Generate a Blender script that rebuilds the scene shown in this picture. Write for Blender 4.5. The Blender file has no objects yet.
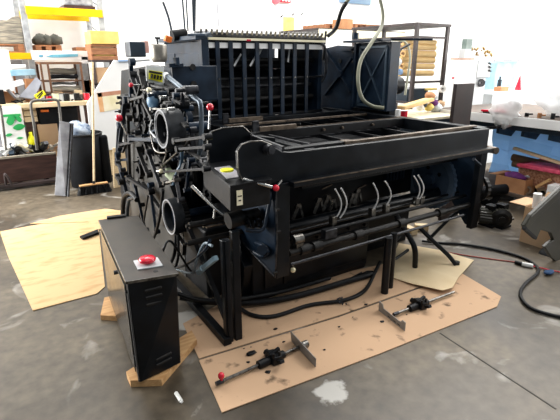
import bpy, math, random
from mathutils import Vector, Matrix
random.seed(7)
S = bpy.context.scene
COL = S.collection
V = Vector
# ------------------------------------------------------------------ camera model
FPX, CH = 453.0, 1.6
TH = math.atan(150/453); AZ = math.radians(33.4)
FW = V((math.sin(AZ)*math.cos(TH), math.cos(AZ)*math.cos(TH), -math.sin(TH)))
RT = V((math.cos(AZ), -math.sin(AZ), 0)); UP = RT.cross(FW)
CAM = V((0, 0, CH))
def ray(x, y): return FW*FPX + RT*(x-280) + UP*(210-y)
def aX(x, y, v): d = ray(x, y); return CAM + d*(v/d.x)
def aY(x, y, v): d = ray(x, y); return CAM + d*(v/d.y)
def aZ(x, y, v=0.0): d = ray(x, y); return CAM + d*((v-CH)/d.z)

# ------------------------------------------------------------------ materials
def srgb(h):
    h = h.lstrip('#'); r = []
    for i in (0, 2, 4):
        c = int(h[i:i+2], 16)/255
        r.append(c/12.92 if c <= .04045 else ((c+.055)/1.055)**2.4)
    return (*r, 1)
MATS = {}
def mat(name, c, c2=None, rough=.5, metal=0, scale=6, bump=0, detail=6, lo=.35, hi=.65, alpha=1, trans=0, coat=0, stretch=None, rvar=.12, spec=.4):
    if name in MATS: return MATS[name]
    m = bpy.data.materials.new(name); m.use_nodes = True; nt = m.node_tree; N = nt.nodes; L = nt.links
    b = N['Principled BSDF']
    b.inputs['Metallic'].default_value = metal
    b.inputs['Specular IOR Level'].default_value = spec
    b.inputs['Coat Weight'].default_value = coat
    tc = N.new('ShaderNodeTexCoord'); src = tc.outputs['Object']
    if stretch:
        mp = N.new('ShaderNodeMapping'); mp.inputs['Scale'].default_value = stretch
        L.new(src, mp.inputs['Vector']); src = mp.outputs['Vector']
    n = N.new('ShaderNodeTexNoise'); n.inputs['Scale'].default_value = scale; n.inputs['Detail'].default_value = detail
    L.new(src, n.inputs['Vector'])
    r = N.new('ShaderNodeValToRGB'); r.color_ramp.elements[0].position = lo; r.color_ramp.elements[1].position = hi
    r.color_ramp.elements[0].color = srgb(c); r.color_ramp.elements[1].color = srgb(c2 or c)
    L.new(n.outputs['Fac'], r.inputs['Fac']); L.new(r.outputs['Color'], b.inputs['Base Color'])
    mr = N.new('ShaderNodeMapRange'); mr.inputs['To Min'].default_value = max(0, rough-rvar); mr.inputs['To Max'].default_value = min(1, rough+rvar)
    L.new(n.outputs['Fac'], mr.inputs['Value']); L.new(mr.outputs['Result'], b.inputs['Roughness'])
    if bump:
        bp = N.new('ShaderNodeBump'); bp.inputs['Strength'].default_value = bump; bp.inputs['Distance'].default_value = .01
        L.new(n.outputs['Fac'], bp.inputs['Height']); L.new(bp.outputs['Normal'], b.inputs['Normal'])
    if trans: b.inputs['Transmission Weight'].default_value = trans
    if alpha < 1: b.inputs['Alpha'].default_value = alpha
    MATS[name] = m; return m
BLACK = mat('black_machine_enamel', '#05080c', '#0d1218', spec=.28, rough=.33, scale=9, bump=.08)
BLUEBLK = mat('blue_black_enamel', '#0e1824', '#1a2a3b', spec=.28, rough=.36, scale=7, bump=.1)
DARK = mat('oily_black_iron', '#050608', '#111317', spec=.2, rough=.5, scale=12, bump=.25)
GREASE = mat('greasy_cast_iron', '#0a0b0d', '#211f1d', spec=.3, rough=.5, metal=.1, scale=22, bump=.35)
STEEL = mat('worn_steel', '#55524e', '#8d8a84', rough=.3, metal=.9, scale=30)
DSTEEL = mat('dark_worn_steel', '#222326', '#45464a', rough=.35, metal=.5, scale=25)
BRSTEEL = mat('bright_steel', '#b9b8b4', '#dcdad5', rough=.22, metal=.9, scale=20)
BRONZE = mat('brownish_oiled_bar', '#4a4038', '#75685a', rough=.35, metal=.5, scale=18)
RUBBER = mat('black_rubber', '#08090b', '#121417', spec=.25, rough=.5, scale=20)
RED = mat('red_plastic', '#c4102a', '#de1c38', rough=.25, scale=5, coat=.4)
WHITEP = mat('white_plastic', '#d8d8d2', '#ededea', rough=.35)
CREAM = mat('cream_knob', '#e6dcb4', '#f2ead0', rough=.3)
YEL = mat('yellow_plastic', '#d8d313', '#e9e432', rough=.3)
YBEAM = mat('yellow_rack_paint', '#f0b000', '#f7c40c', rough=.4, scale=4)
GALV = mat('galvanised_steel', '#9a9da0', '#b9bcbe', rough=.45, metal=.3, scale=15)
CARD = mat('corrugated_cardboard', '#ba9672', '#c6a684', rough=.85, scale=3, bump=.1)
PALEPLY = mat('pale_sheet', '#d2bb94', '#dcc8a4', rough=.8, scale=4)
WOOD = mat('pine_wood', '#b88a58', '#cfa674', rough=.7, scale=5, stretch=(1, 12, 12), bump=.1)
LWOOD = mat('light_timber', '#d6bc92', '#e4cfaa', rough=.7, scale=5, stretch=(1, 12, 12))
DWOOD = mat('dark_brown_wood', '#33211e', '#4a322c', rough=.5, scale=4, stretch=(1, 8, 8))
PALLET = mat('weathered_pallet_wood', '#7d5238', '#a87450', rough=.8, scale=6, stretch=(1, 8, 8))
WPAINT = mat('white_paint', '#e8e8e6', '#f2f2f0', rough=.5, scale=2)
GREYP = mat('grey_paint', '#84868a', '#9a9ca0', rough=.5, scale=5)
LGREY = mat('light_grey_metal', '#b2b6b8', '#c9ccce', rough=.45, scale=5)
GREYST = mat('greyish_timber_stack', '#6a665e', '#a39a88', rough=.85, scale=7, stretch=(1, 1, 9), bump=.3)
NAVY = mat('dark_teal_plastic', '#15222e', '#22323f', rough=.4)
BLUET = mat('blue_tarp', '#8fb2d4', '#b4cde2', rough=.5, scale=4, bump=.3)
_n = BLUET.node_tree; _b = _n.nodes['Principled BSDF']; _t = _n.nodes.new('ShaderNodeBsdfTranslucent'); _m = _n.nodes.new('ShaderNodeMixShader')
_m.inputs[0].default_value = .6; _t.inputs['Color'].default_value = srgb('#a3c0dc')
_n.links.new(_b.outputs[0], _m.inputs[1]); _n.links.new(_t.outputs[0], _m.inputs[2]); _n.links.new(_m.outputs[0], _n.nodes['Material Output'].inputs['Surface'])
BAG = mat('clear_plastic_bag', '#f2f4f6', '#ffffff', rough=.3, scale=9, bump=.5, alpha=.6)
BLKCLOTH = mat('black_bin_fabric', '#060709', '#101216', spec=.15, rough=.8, scale=9, bump=.3)
ROLLP = mat('kraft_roll_paper', '#c9a468', '#dabb86', rough=.7, scale=3, stretch=(1, 6, 6))
GREEN = mat('green_print', '#1f9a4a', '#35b060', rough=.6)
KHAKI = mat('khaki_grey_enamel', '#2a281e', '#3c392c', rough=.4, scale=5)
PINK = mat('red_woven_plastic', '#b8304c', '#dc5a78', rough=.6, scale=20)
PURPLE = mat('purple_cloth', '#4a1a52', '#6e2a74', rough=.8)
YCARD = mat('yellow_card', '#d9bd62', '#e2cb7a', rough=.7)
TANB = mat('tan_brown_box', '#a2714c', '#bb8860', rough=.8)
LINE = mat('black_ink', '#0b0b0c', '#0b0b0c', rough=.6)
FRAMEBR = mat('brown_black_angle_iron', '#2b2423', '#423736', rough=.5)
HOSEM = mat('grey_green_hose', '#6c6d5c', '#8a8a76', rough=.45)
ORANGE = mat('orange_plastic', '#e06a18', '#ee8030', rough=.4)
ROPE = mat('red_cable', '#9a3a34', '#a84a40', rough=.6)

# ------------------------------------------------------------------ mesh builder
class MB:
    def __init__(s): s.v = []; s.f = []; s.sm = []
    def add(s, vs, fs, smooth=False):
        k = len(s.v); s.v += [V(p) for p in vs]
        for f in fs: s.f.append([i+k for i in f]); s.sm.append(smooth)
        return s
    def bx(s, x0, x1, y0, y1, z0, z1):
        x0, x1 = sorted((x0, x1)); y0, y1 = sorted((y0, y1)); z0, z1 = sorted((z0, z1))
        vs = [(x, y, z) for x in (x0, x1) for y in (y0, y1) for z in (z0, z1)]
        return s.add(vs, [(0,1,3,2),(4,6,7,5),(0,4,5,1),(2,3,7,6),(0,2,6,4),(1,5,7,3)])
    def obox(s, c, size, e=(0,0,0)):
        M = Matrix.Translation(c) @ (Matrix.Rotation(e[2],4,'Z') @ Matrix.Rotation(e[1],4,'Y') @ Matrix.Rotation(e[0],4,'X'))
        a, b, d = [q/2 for q in size]
        vs = [M @ V((x, y, z)) for x in (-a, a) for y in (-b, b) for z in (-d, d)]
        return s.add(vs, [(0,1,3,2),(4,6,7,5),(0,4,5,1),(2,3,7,6),(0,2,6,4),(1,5,7,3)])
    def bar(s, p, q, w, h, up=(0,0,1)):
        p, q = V(p), V(q); d = (q-p).normalized(); u = V(up)
        if abs(d.dot(u)) > .98: u = V((0,1,0))
        a = d.cross(u).normalized(); b = a.cross(d)
        vs = [r + a*i*w/2 + b*j*h/2 for r in (p, q) for i in (-1, 1) for j in (-1, 1)]
        return s.add(vs, [(0,1,3,2),(4,6,7,5),(0,4,5,1),(2,3,7,6),(0,2,6,4),(1,5,7,3)])
    def _fr(s, d):
        d = d.normalized(); u = V((0,0,1)) if abs(d.z) < .9 else V((1,0,0))
        a = d.cross(u).normalized(); return a, d.cross(a)
    def cyl(s, p, q, r, r2=None, n=18, cap=True):
        p, q = V(p), V(q); r2 = r if r2 is None else r2; a, b = s._fr(q-p)
        c = [(math.cos(2*math.pi*i/n), math.sin(2*math.pi*i/n)) for i in range(n)]
        A = [p + (a*x+b*y)*r for x, y in c]; B = [q + (a*x+b*y)*r2 for x, y in c]
        s.add(A+B, [(i, (i+1) % n, n+(i+1) % n, n+i) for i in range(n)], True)
        if cap: s.add(A, [tuple(reversed(range(n)))]); s.add(B, [tuple(range(n))])
        return s
    def ring(s, p, q, ro, ri, n=32, teeth=0, td=.006):
        p, q = V(p), V(q); a, b = s._fr(q-p)
        def cc(o, r, t=False):
            out = []
            for i in range(n):
                rr = r - (td if (t and teeth and i % 2) else 0)
                out.append(o + (a*math.cos(2*math.pi*i/n)+b*math.sin(2*math.pi*i/n))*rr)
            return out
        A, B, Cc, D = cc(p, ro, True), cc(q, ro, True), cc(q, ri), cc(p, ri)
        for P, Q, sm in ((A, B, not teeth), (B, Cc, False), (Cc, D, True), (D, A, False)):
            s.add(P+Q, [(i, (i+1) % n, n+(i+1) % n, n+i) for i in range(n)], sm)
        return s
    def lathe(s, c, prof, n=24, ax='z'):
        c = V(c); rings = []
        for r, h in prof:
            pts = []
            for i in range(n):
                t = 2*math.pi*i/n; x, y = r*math.cos(t), r*math.sin(t)
                pts.append(c + (V((x, y, h)) if ax == 'z' else V((h, x, y)) if ax == 'x' else V((x, h, y))))
            rings.append(pts)
        vs = [p for rg in rings for p in rg]; fs = []
        for k in range(len(rings)-1):
            for i in range(n): fs.append((k*n+i, k*n+(i+1) % n, (k+1)*n+(i+1) % n, (k+1)*n+i))
        return s.add(vs, fs, True)
    def tube(s, pts, r, n=8, smooth=True, closed=False, sub=6):
        P = [V(p) for p in pts]
        if smooth and len(P) > 2:
            Q = []
            m = len(P)
            rng = range(m) if closed else range(m-1)
            for i in rng:
                if closed: a, b, c, d = P[i-1], P[i], P[(i+1) % m], P[(i+2) % m]
                else: a, b, c, d = P[max(i-1, 0)], P[i], P[i+1], P[min(i+2, m-1)]
                for k in range(sub):
                    t = k/sub
                    Q.append(.5*((2*b) + (c-a)*t + (2*a-5*b+4*c-d)*t*t + (3*b-a-3*c+d)*t**3))
            if not closed: Q.append(P[-1])
            P = Q
        m = len(P); rings = []; pa = None
        for i in range(m):
            if closed: d = P[(i+1) % m]-P[i-1]
            else: d = P[min(i+1, m-1)]-P[max(i-1, 0)]
            if d.length < 1e-7: d = V((0,0,1))
            d.normalize()
            if pa is None: a, b = s._fr(d)
            else:
                a = (pa - d*pa.dot(d))
                a = a.normalized() if a.length > 1e-5 else s._fr(d)[0]
                b = d.cross(a)
            pa = a
            rings.append([P[i] + (a*math.cos(2*math.pi*k/n)+b*math.sin(2*math.pi*k/n))*r for k in range(n)])
        vs = [p for rg in rings for p in rg]; fs = []
        for k in range(m if closed else m-1):
            k2 = (k+1) % m
            for i in range(n): fs.append((k*n+i, k*n+(i+1) % n, k2*n+(i+1) % n, k2*n+i))
        s.add(vs, fs, True)
        if not closed: s.add(rings[0], [tuple(reversed(range(n)))]); s.add(rings[-1], [tuple(range(n))])
        return s
    def prism(s, poly, ax, a0, a1):
        def mk(u, w, t): return V((t, u, w)) if ax == 'x' else V((u, t, w)) if ax == 'y' else V((u, w, t))
        n = len(poly); A = [mk(u, w, a0) for u, w in poly]; B = [mk(u, w, a1) for u, w in poly]
        s.add(A+B, [tuple(range(n)), tuple(reversed(range(n, 2*n)))] + [(i, n+i, n+(i+1) % n, (i+1) % n) for i in range(n)])
        return s
    def plate(s, poly, ax, a0, a1, holes=()):
        return s.prism(poly, ax, a0, a1)
    def slab(s, pts, th):
        A = [V(p) for p in pts]; n = len(A)
        nn = (A[1]-A[0]).cross(A[2]-A[0]).normalized()
        B = [p + nn*th for p in A]
        return s.add(A+B, [tuple(range(n)), tuple(reversed(range(n, 2*n)))] + [(i, n+i, n+(i+1) % n, (i+1) % n) for i in range(n)])
    def sph(s, c, r, n=14, sc=(1,1,1), jit=0):
        c = V(c); vs = []; m = n//2+1
        for i in range(m+1):
            ph = math.pi*i/m
            for k in range(n):
                t = 2*math.pi*k/n; j = 1+random.uniform(-jit, jit)
                vs.append(c+V((r*sc[0]*math.sin(ph)*math.cos(t)*j, r*sc[1]*math.sin(ph)*math.sin(t)*j, r*sc[2]*math.cos(ph)*j)))
        fs = [(i*n+k, i*n+(k+1) % n, (i+1)*n+(k+1) % n, (i+1)*n+k) for i in range(m) for k in range(n)]
        return s.add(vs, fs, True)
    def build(s, name, m, parent=None, bevel=0, label=None):
        off = parent_loc(parent) if parent else V((0,0,0))
        me = bpy.data.meshes.new(name); me.from_pydata([tuple(p-off) for p in s.v], [], s.f); me.update()
        me.polygons.foreach_set('use_smooth', s.sm)
        import bmesh
        b = bmesh.new(); b.from_mesh(me); bmesh.ops.recalc_face_normals(b, faces=b.faces)
        b.to_mesh(me); b.free()
        me.materials.append(m)
        o = bpy.data.objects.new(name, me); COL.objects.link(o)
        if parent: o.parent = parent
        else:
            # origin at the base centre of the thing
            c = V((0,0,0)); mn = min(p.z for p in s.v)
            c.x = sum(p.x for p in s.v)/len(s.v); c.y = sum(p.y for p in s.v)/len(s.v); c.z = mn
            for vv in me.vertices: vv.co -= c
            o.location = c
        if bevel:
            md = o.modifiers.new('bevel', 'BEVEL'); md.width = bevel; md.segments = 2; md.limit_method = 'ANGLE'
        if label: o['label'] = label
        return o
def parent_loc(o):
    l = V(o.location)
    while o.parent: o = o.parent; l += V(o.location)
    return l
def tag(o, label, cat, group=None, kind=None):
    o['label'] = label; o['category'] = cat
    if group: o['group'] = group
    if kind: o['kind'] = kind
    return o
def thing(name, label, cat, loc, group=None):
    o = bpy.data.objects.new(name, None); COL.objects.link(o); o.location = loc; o.empty_display_size = .1
    return tag(o, label, cat, group)
def struct(o): o['kind'] = 'structure'; return o
def dup(o, loc, label, rotz=0):
    c = o.copy(); COL.objects.link(c); c.location = loc; c.rotation_euler = (0, 0, rotz); c['label'] = label
    for ch in o.children:
        d = ch.copy(); COL.objects.link(d); d.parent = c
        for g in ch.children:
            e = g.copy(); COL.objects.link(e); e.parent = d
    return c

# ------------------------------------------------------------------ camera
cd = bpy.data.cameras.new('camera'); co = bpy.data.objects.new('camera', cd); COL.objects.link(co)
cd.sensor_width = 36; cd.lens = FPX/560*36; cd.clip_start = .05; cd.clip_end = 200
co.matrix_world = Matrix.Translation(CAM) @ Matrix((RT, UP, -FW)).transposed().to_4x4()
S.camera = co
S.view_settings.view_transform = 'Standard'; S.view_settings.look = 'None'; S.view_settings.gamma = 1
S.view_settings.exposure = 0.0

# ------------------------------------------------------------------ light
w = bpy.data.worlds.new('daylight'); S.world = w; w.use_nodes = True
bg = w.node_tree.nodes['Background']; bg.inputs[0].default_value = (.80, .90, 1, 1); bg.inputs[1].default_value = .30
def area(name, loc, tgt, sx, sy, power, col=(1, .98, .95)):
    l = bpy.data.lights.new(name, 'AREA'); l.shape = 'RECTANGLE'; l.size = sx; l.size_y = sy; l.energy = power; l.color = col
    o = bpy.data.objects.new(name, l); COL.objects.link(o); o.location = loc
    o.rotation_euler = (V(tgt)-V(loc)).to_track_quat('-Z', 'Y').to_euler(); return o
area('roller_door_daylight', (-3.4, 7.0, 2.2), (2.0, 6.0, .3), 4.5, 4.0, 1100)
area('skylight_far', (6.0, 7.0, 6.5), (6.0, 8.0, 0), 12, 4, 1350)
area('skylight_right', (8.0, 2.5, 6.5), (7.0, 3.2, 0), 4, 5, 750)
area('skylight_front', (0.5, -.5, 6.0), (1.5, 2.2, 0), 4, 3, 120, (1, .96, .91))

area('added_fill_right', (9.0, -1.5, 2.6), (5.2, 2.6, .5), 3.5, 3, 230)  # added fill lamp that brightens the table side, no door stands here
area('window_right_low', (9.5, 2.0, 1.2), (5.5, 2.3, .5), 3, 1.6, 200)
# ------------------------------------------------------------------ room shell
fm = bpy.data.materials.new('concrete_floor'); fm.use_nodes = True
nt = fm.node_tree; N = nt.nodes; L = nt.links; b = N['Principled BSDF']
geo = N.new('ShaderNodeNewGeometry')
def noise(sc, det=8, dist=0):
    n = N.new('ShaderNodeTexNoise'); n.inputs['Scale'].default_value = sc; n.inputs['Detail'].default_value = det; n.inputs['Distortion'].default_value = dist
    L.new(geo.outputs['Position'], n.inputs['Vector']); return n
def ramp(src, a, b_, c1, c2):
    r = N.new('ShaderNodeValToRGB'); r.color_ramp.elements[0].position = a; r.color_ramp.elements[1].position = b_
    r.color_ramp.elements[0].color = c1; r.color_ramp.elements[1].color = c2; L.new(src, r.inputs['Fac']); return r
n1 = noise(1.1, 8, .3); n2 = noise(14, 10); n3 = noise(2.3, 12, 1.2)
r1 = ramp(n1.outputs['Fac'], .35, .66, srgb('#3f372c'), srgb('#6c6150'))
r2 = ramp(n2.outputs['Fac'], .3, .7, (.6, .6, .6, 1), (1.15, 1.15, 1.15, 1))
mx = N.new('ShaderNodeMix'); mx.data_type = 'RGBA'; mx.blend_type = 'MULTIPLY'; mx.inputs[0].default_value = 1
L.new(r1.outputs['Color'], mx.inputs[6]); L.new(r2.outputs['Color'], mx.inputs[7])
r3 = ramp(n3.outputs['Fac'], .60, .70, (0, 0, 0, 1), (.5, .5, .5, 1))
mx2 = N.new('ShaderNodeMix'); mx2.data_type = 'RGBA'; L.new(r3.outputs['Color'], mx2.inputs[0])
L.new(mx.outputs[2], mx2.inputs[6]); mx2.inputs[7].default_value = srgb('#b4b1aa')
# two pale spilled-plaster stains with their own ragged outline
last = mx2.outputs[2]
for (cx, cy), rad in (((aZ(332, 392).x, aZ(332, 392).y), .085), ((aZ(186, 315).x-.05, aZ(186, 315).y-.05), .12), ((aZ(420, 322).x, aZ(420, 322).y), .06)):
    vd = N.new('ShaderNodeVectorMath'); vd.operation = 'DISTANCE'; L.new(geo.outputs['Position'], vd.inputs[0]); vd.inputs[1].default_value = (cx, cy, 0)
    ad = N.new('ShaderNodeMath'); ad.operation = 'MULTIPLY_ADD'; L.new(n2.outputs['Fac'], ad.inputs[0]); ad.inputs[1].default_value = .16; ad.inputs[2].default_value = -.08
    sm_ = N.new('ShaderNodeMath'); L.new(vd.outputs['Value'], sm_.inputs[0]); L.new(ad.outputs[0], sm_.inputs[1])
    rr = ramp(sm_.outputs[0], rad*.8, rad*1.1, (.75, .75, .75, 1), (0, 0, 0, 1))
    m3 = N.new('ShaderNodeMix'); m3.data_type = 'RGBA'; L.new(rr.outputs['Color'], m3.inputs[0]); L.new(last, m3.inputs[6]); m3.inputs[7].default_value = srgb('#c9c6bf'); last = m3.outputs[2]
L.new(last, b.inputs['Base Color'])
mr = N.new('ShaderNodeMapRange'); L.new(n1.outputs['Fac'], mr.inputs['Value']); mr.inputs['To Min'].default_value = .28; mr.inputs['To Max'].default_value = .62
L.new(mr.outputs['Result'], b.inputs['Roughness'])
bp = N.new('ShaderNodeBump'); bp.inputs['Strength'].default_value = .15; bp.inputs['Distance'].default_value = .01; L.new(n2.outputs['Fac'], bp.inputs['Height']); L.new(bp.outputs['Normal'], b.inputs['Normal'])
def bxo(name, m, x0, x1, y0, y1, z0, z1, bevel=0): return MB().bx(x0, x1, y0, y1, z0, z1).build(name, m, None, bevel)
struct(bxo('floor', fm, -4, 12, -2, 9.2, -.1, 0))
struct(bxo('wall_back', WPAINT, -4, 12, 9.05, 9.2, 0, 5))
struct(bxo('wall_right', WPAINT, 11.9, 12.05, -2, 9.05, 0, 5))
j0, j1 = aZ(440, 333, .001), aZ(556, 409, .001)
struct(MB().bar(j0, j1, .008, .002).build('trim_1', mat('floor_joint', '#3b3833', '#4a4741', rough=.9)))
j0, j1 = aZ(350, 340, .001), aZ(440, 333, .001)
# ================================================================== THE PRESS
press = thing('printing_press', 'large black cylinder printing press with open delivery frame, standing in the middle of the floor', 'printing press', (1.33, 2.4, 0))
def P(mb, name, m, bevel=0, label=None, parent=None): return mb.build(name, m, parent or press, bevel, label)
# --- base and body
b_ = MB().prism([(2.42,0.0),(2.40,.05),(2.40,.42),(2.95,.44),(2.95,.92),(4.95,.92),(4.95,0)], 'x', 1.36, 2.42)
b_.prism([(2.64,0),(2.62,.40),(2.98,.44),(2.98,.92),(4.95,.92),(4.95,0)], 'x', 2.42, 3.15)
P(b_, 'base_casting', DARK, .008)
P(MB().bx(1.45,2.40,2.385,2.402,.10,.36).bx(1.60,1.62,2.375,2.39,.1,.36), 'base_panel', BLACK, .004)
for x in (1.42, 1.58, 1.9, 2.2, 2.36): P(MB().cyl((x,2.37,.39),(x,2.40,.39),.012,n=8), 'bolt', GREASE)
# side frame (operator side) as a pierced, stepped casting
P(MB().prism([(2.45,0),(2.40,.3),(2.62,.47),(2.62,.80),(2.95,.95),(3.45,.98),(3.5,1.12),(3.6,1.50),(3.95,1.56),(4.9,1.5),(5.1,1.1),(5.1,0)], 'x', 1.30, 1.37), 'side_frame', BLACK, .008)
P(MB().prism([(2.98,0),(2.98,1.0),(4.3,1.08),(4.95,1.08),(4.95,0)], 'x', 3.28, 3.34), 'side_frame', BLACK, .008)
# upper housing with the barred guard
hx0, hx1, hy = 1.71, 3.03, 3.80
P(MB().bx(hx0,hx0+.05,3.84,4.75,.95,1.765).bx(hx1-.03,hx1+.02,3.84,4.6,.95,1.74).bx(hx0,hx1,4.7,4.75,.92,1.74), 'housing', BLUEBLK, .006)
P(MB().prism([(3.86,1.20),(4.40,1.20),(4.40,1.66),(3.86,1.66)],'x',hx0-.012,hx0).prism([(4.44,1.2),(4.70,1.2),(4.70,1.66),(4.44,1.66)],'x',hx0-.012,hx0), 'side_panel', BLUEBLK, .005)
P(MB().bx(hx0-.015,hx0+.055,3.785,3.86,1.0,1.77), 'corner_post', BLUEBLK, .006)
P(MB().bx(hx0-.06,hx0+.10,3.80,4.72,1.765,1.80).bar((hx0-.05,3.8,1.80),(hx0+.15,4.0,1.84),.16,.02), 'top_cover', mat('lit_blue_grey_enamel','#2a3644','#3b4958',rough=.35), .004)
g = MB(); x0 = aY(214,60,hy).x
bars = [218,231,244,257,270,282,294,306]
for i, bxp in enumerate(bars):
    x = aY(bxp,75,hy).x
    P(MB().bx(x-.021,x+.021,hy-.016,hy,1.09,1.755), 'guard_bar', BLUEBLK, .003)
P(MB().bx(hx0+.05,hx1,hy-.008,hy+.012,1.09,1.112).bx(hx0+.05,hx1,hy+.0,hy+.014,1.43,1.448).bx(hx0+.05,hx1,hy+.0,hy+.014,1.745,1.765), 'guard_rail', DARK, .002)
for i, bxp in enumerate(bars):
    x = aY(bxp,75,hy).x; P(MB().cyl((x,hy-.022,1.44),(x,hy-.014,1.44),.007,n=8), 'bolt', STEEL)
P(MB().bx(hx0+.06,hx1-.02,hy-.002,hy+.006,1.70,1.745), 'paper_slot', WPAINT, 0, 'light grey strip behind the guard bars')
P(MB().bx(hx0+.05,hx1,hy-.03,hy+.05,1.765,1.785), 'feed_board_edge', CREAM)
P(MB().cyl((hx0-.02,hy+.09,1.81),(hx1+.03,hy+.09,1.81),.028,n=20), 'roller', DSTEEL)
k = 0
for i in range(27):
    x = hx0+.02+i*(hx1-hx0-.0)/26
    P(MB().cyl((x,hy+.07,1.82),(x,hy+.055,1.846),.014,.010,n=8).sph((x,hy+.055,1.846),.013,8), 'gripper', STEEL)
P(MB().bx(2.13,2.17,hy-.035,hy-.02,1.76,1.775), 'red_marker', RED)
# rollers and tapes inside
P(MB().cyl((hx0+.06,4.25,1.28),(hx1-.04,4.25,1.28),.24,n=40), 'impression_cylinder', DARK)
for (yy, zz, r) in ((3.93,1.60,.022),(3.95,1.36,.018),(3.92,1.24,.025),(4.1,1.55,.03),(4.0,1.15,.02),(3.88,1.43,.012)):
    P(MB().cyl((hx0+.06,yy,zz),(hx1-.04,yy,zz),r,n=14), 'shaft', DSTEEL if r < .02 else GREASE)
for (a, b2) in (((234,66),(241,54)),((250,66),(262,46)),((256,60),(264,44)),((288,62),(290,46))):
    p, q = aY(*a,3.86), aY(*b2,3.94); P(MB().bar(p,q,.018,.004,(0,1,0)), 'delivery_tape', LGREY)
# right hand gusset plate, boss and ribbed box panel
gp = MB().prism([(3.72,1.09),(3.72,1.735),(3.98,1.75),(4.36,1.70),(4.36,1.02)], 'x', 3.36, 3.40)
P(gp, 'gusset_plate', BLUEBLK, .006)
rb = MB(); X_ = 3.352
hub = aX(341,74,X_)
for pt in ((326,50),(352,58),(350,92),(325,95)):
    q = aX(*pt,X_); rb.bar(hub,q,.02,.03,(1,0,0))
rb.cyl(hub+V((-.03,0,0)),hub+V((.01,0,0)),.035)
P(rb, 'rib', BLUEBLK, .003)
P(MB().cyl(aX(340,61,3.35)+V((-.004,0,0)),aX(340,61,3.35)+V((.01,0,0)),.022), 'inspection_hole', LINE)
for pt in ((352,52),(352,62),(352,72),(352,82),(352,92)): 
    q = aX(*pt,3.34); P(MB().cyl(q,q+V((.03,0,0)),.012,n=8), 'bolt', GREASE)
P(MB().cyl(aX(323,60,3.33),aX(323,60,3.33)+V((.0,.0,.0))+V((.03,0,.3)),.012), 'vertical_rod', GREASE)
P(MB().tube([aY(321,44,3.78),aY(325,48,3.75),aY(326,70,3.75),aY(322,82,3.78)],.014), 'guard_hoop', DSTEEL)
pn = MB().bx(3.36,3.49,3.20,3.70,1.12,1.765)
P(pn, 'panel_box', BLUEBLK, .005)
fr = MB()
for a, c in (((3.24,1.16),(3.60,1.16)),((3.24,1.72),(3.60,1.72)),((3.24,1.16),(3.24,1.72)),((3.60,1.16),(3.60,1.72)),((3.24,1.16),(3.60,1.72)),((3.24,1.72),(3.60,1.16))):
    fr.bar((3.352,a[0],a[1]),(3.352,c[0],c[1]),.014 if a[0] != c[0] and a[1] != c[1] else .022,.022,(1,0,0))
P(fr, 'panel_ribs', mat('blue_grey_rib','#2c3a48','#42525f',rough=.35))
P(MB().bar((3.34,3.66,1.13),(3.34,3.66,1.76),.03,.03,(1,0,0)).bar((3.33,3.70,1.70),(3.33,3.9,1.70),.03,.02), 'hinge_bar', BLUEBLK)
P(MB().cyl((3.34,3.68,1.80),(3.34,3.68,1.86),.035).bar((3.3,3.2,1.775),(3.3,3.75,1.775),.12,.02), 'top_cap', BLUEBLK, .004)
P(MB().bx(3.50,3.60,3.3,3.9,1.0,1.5).cyl((3.62,3.4,1.35),(3.72,3.4,1.35),.09).bar(aY(399,50,3.4),aY(410,44,3.4),.03,.02), 'drive_housing', DARK, .01)
P(MB().bar((3.38,3.25,1.785),(3.75,3.05,1.785),.03,.02), 'support_arm', BLUEBLK)

# --- delivery frame
hh = [(1.13,1.00),(1.12,1.05),(1.12,1.14),(1.15,1.175),(1.20,1.185),(1.27,1.18),(1.32,1.16),(1.40,1.11),(1.46,1.10),(3.38,1.085),(3.38,.93),(1.30,.93),(1.20,.93)]
P(MB().prism(hh,'y',2.10,2.135), 'front_beam', BLACK, .005)
def rim(poly, y, r, m=STEEL, name='plate_edge'):
    P(MB().tube([(x, y, z) for x, z in poly], r, 6, False), name, m)
rim([(1.20,.93),(1.14,.98),(1.12,1.04),(1.12,1.14),(1.145,1.175),(1.20,1.187),(1.27,1.182),(1.33,1.155)], 2.103, .004)
P(MB().cyl((1.30,2.06,1.135),(1.30,2.14,1.135),.03,n=8).cyl((1.30,2.05,1.135),(1.30,2.06,1.135),.02,n=20), 'clamp_nut', DSTEEL)
P(MB().bx(1.44,3.40,2.04,2.10,.905,.935), 'ledge_bar', BLACK, .004)
P(MB().bar((1.44,2.038,.937),(3.41,2.038,.937),.006,.006), 'worn_ledge_edge', BRONZE)
P(MB().cyl((3.40,2.03,.915),(3.42,2.12,.915),.028), 'ledge_stop', BRONZE)
hh2 = [(1.60,.93),(1.22,.93),(1.14,.97),(1.12,1.02),(1.12,1.15),(1.15,1.195),(1.22,1.21),(1.36,1.21),(1.42,1.15),(1.60,1.12)]
P(MB().prism(hh2,'y',2.48,2.51), 'rear_cheek_plate', BLACK, .004)
rim([(1.20,.93),(1.14,.97),(1.12,1.02),(1.12,1.15),(1.15,1.197),(1.22,1.212),(1.36,1.212),(1.42,1.155)], 2.478, .004)
P(MB().bar((1.42,2.12,1.12),(1.42,2.5,1.14),.02,.03), 'cheek_tie_bar', DSTEEL)
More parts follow.
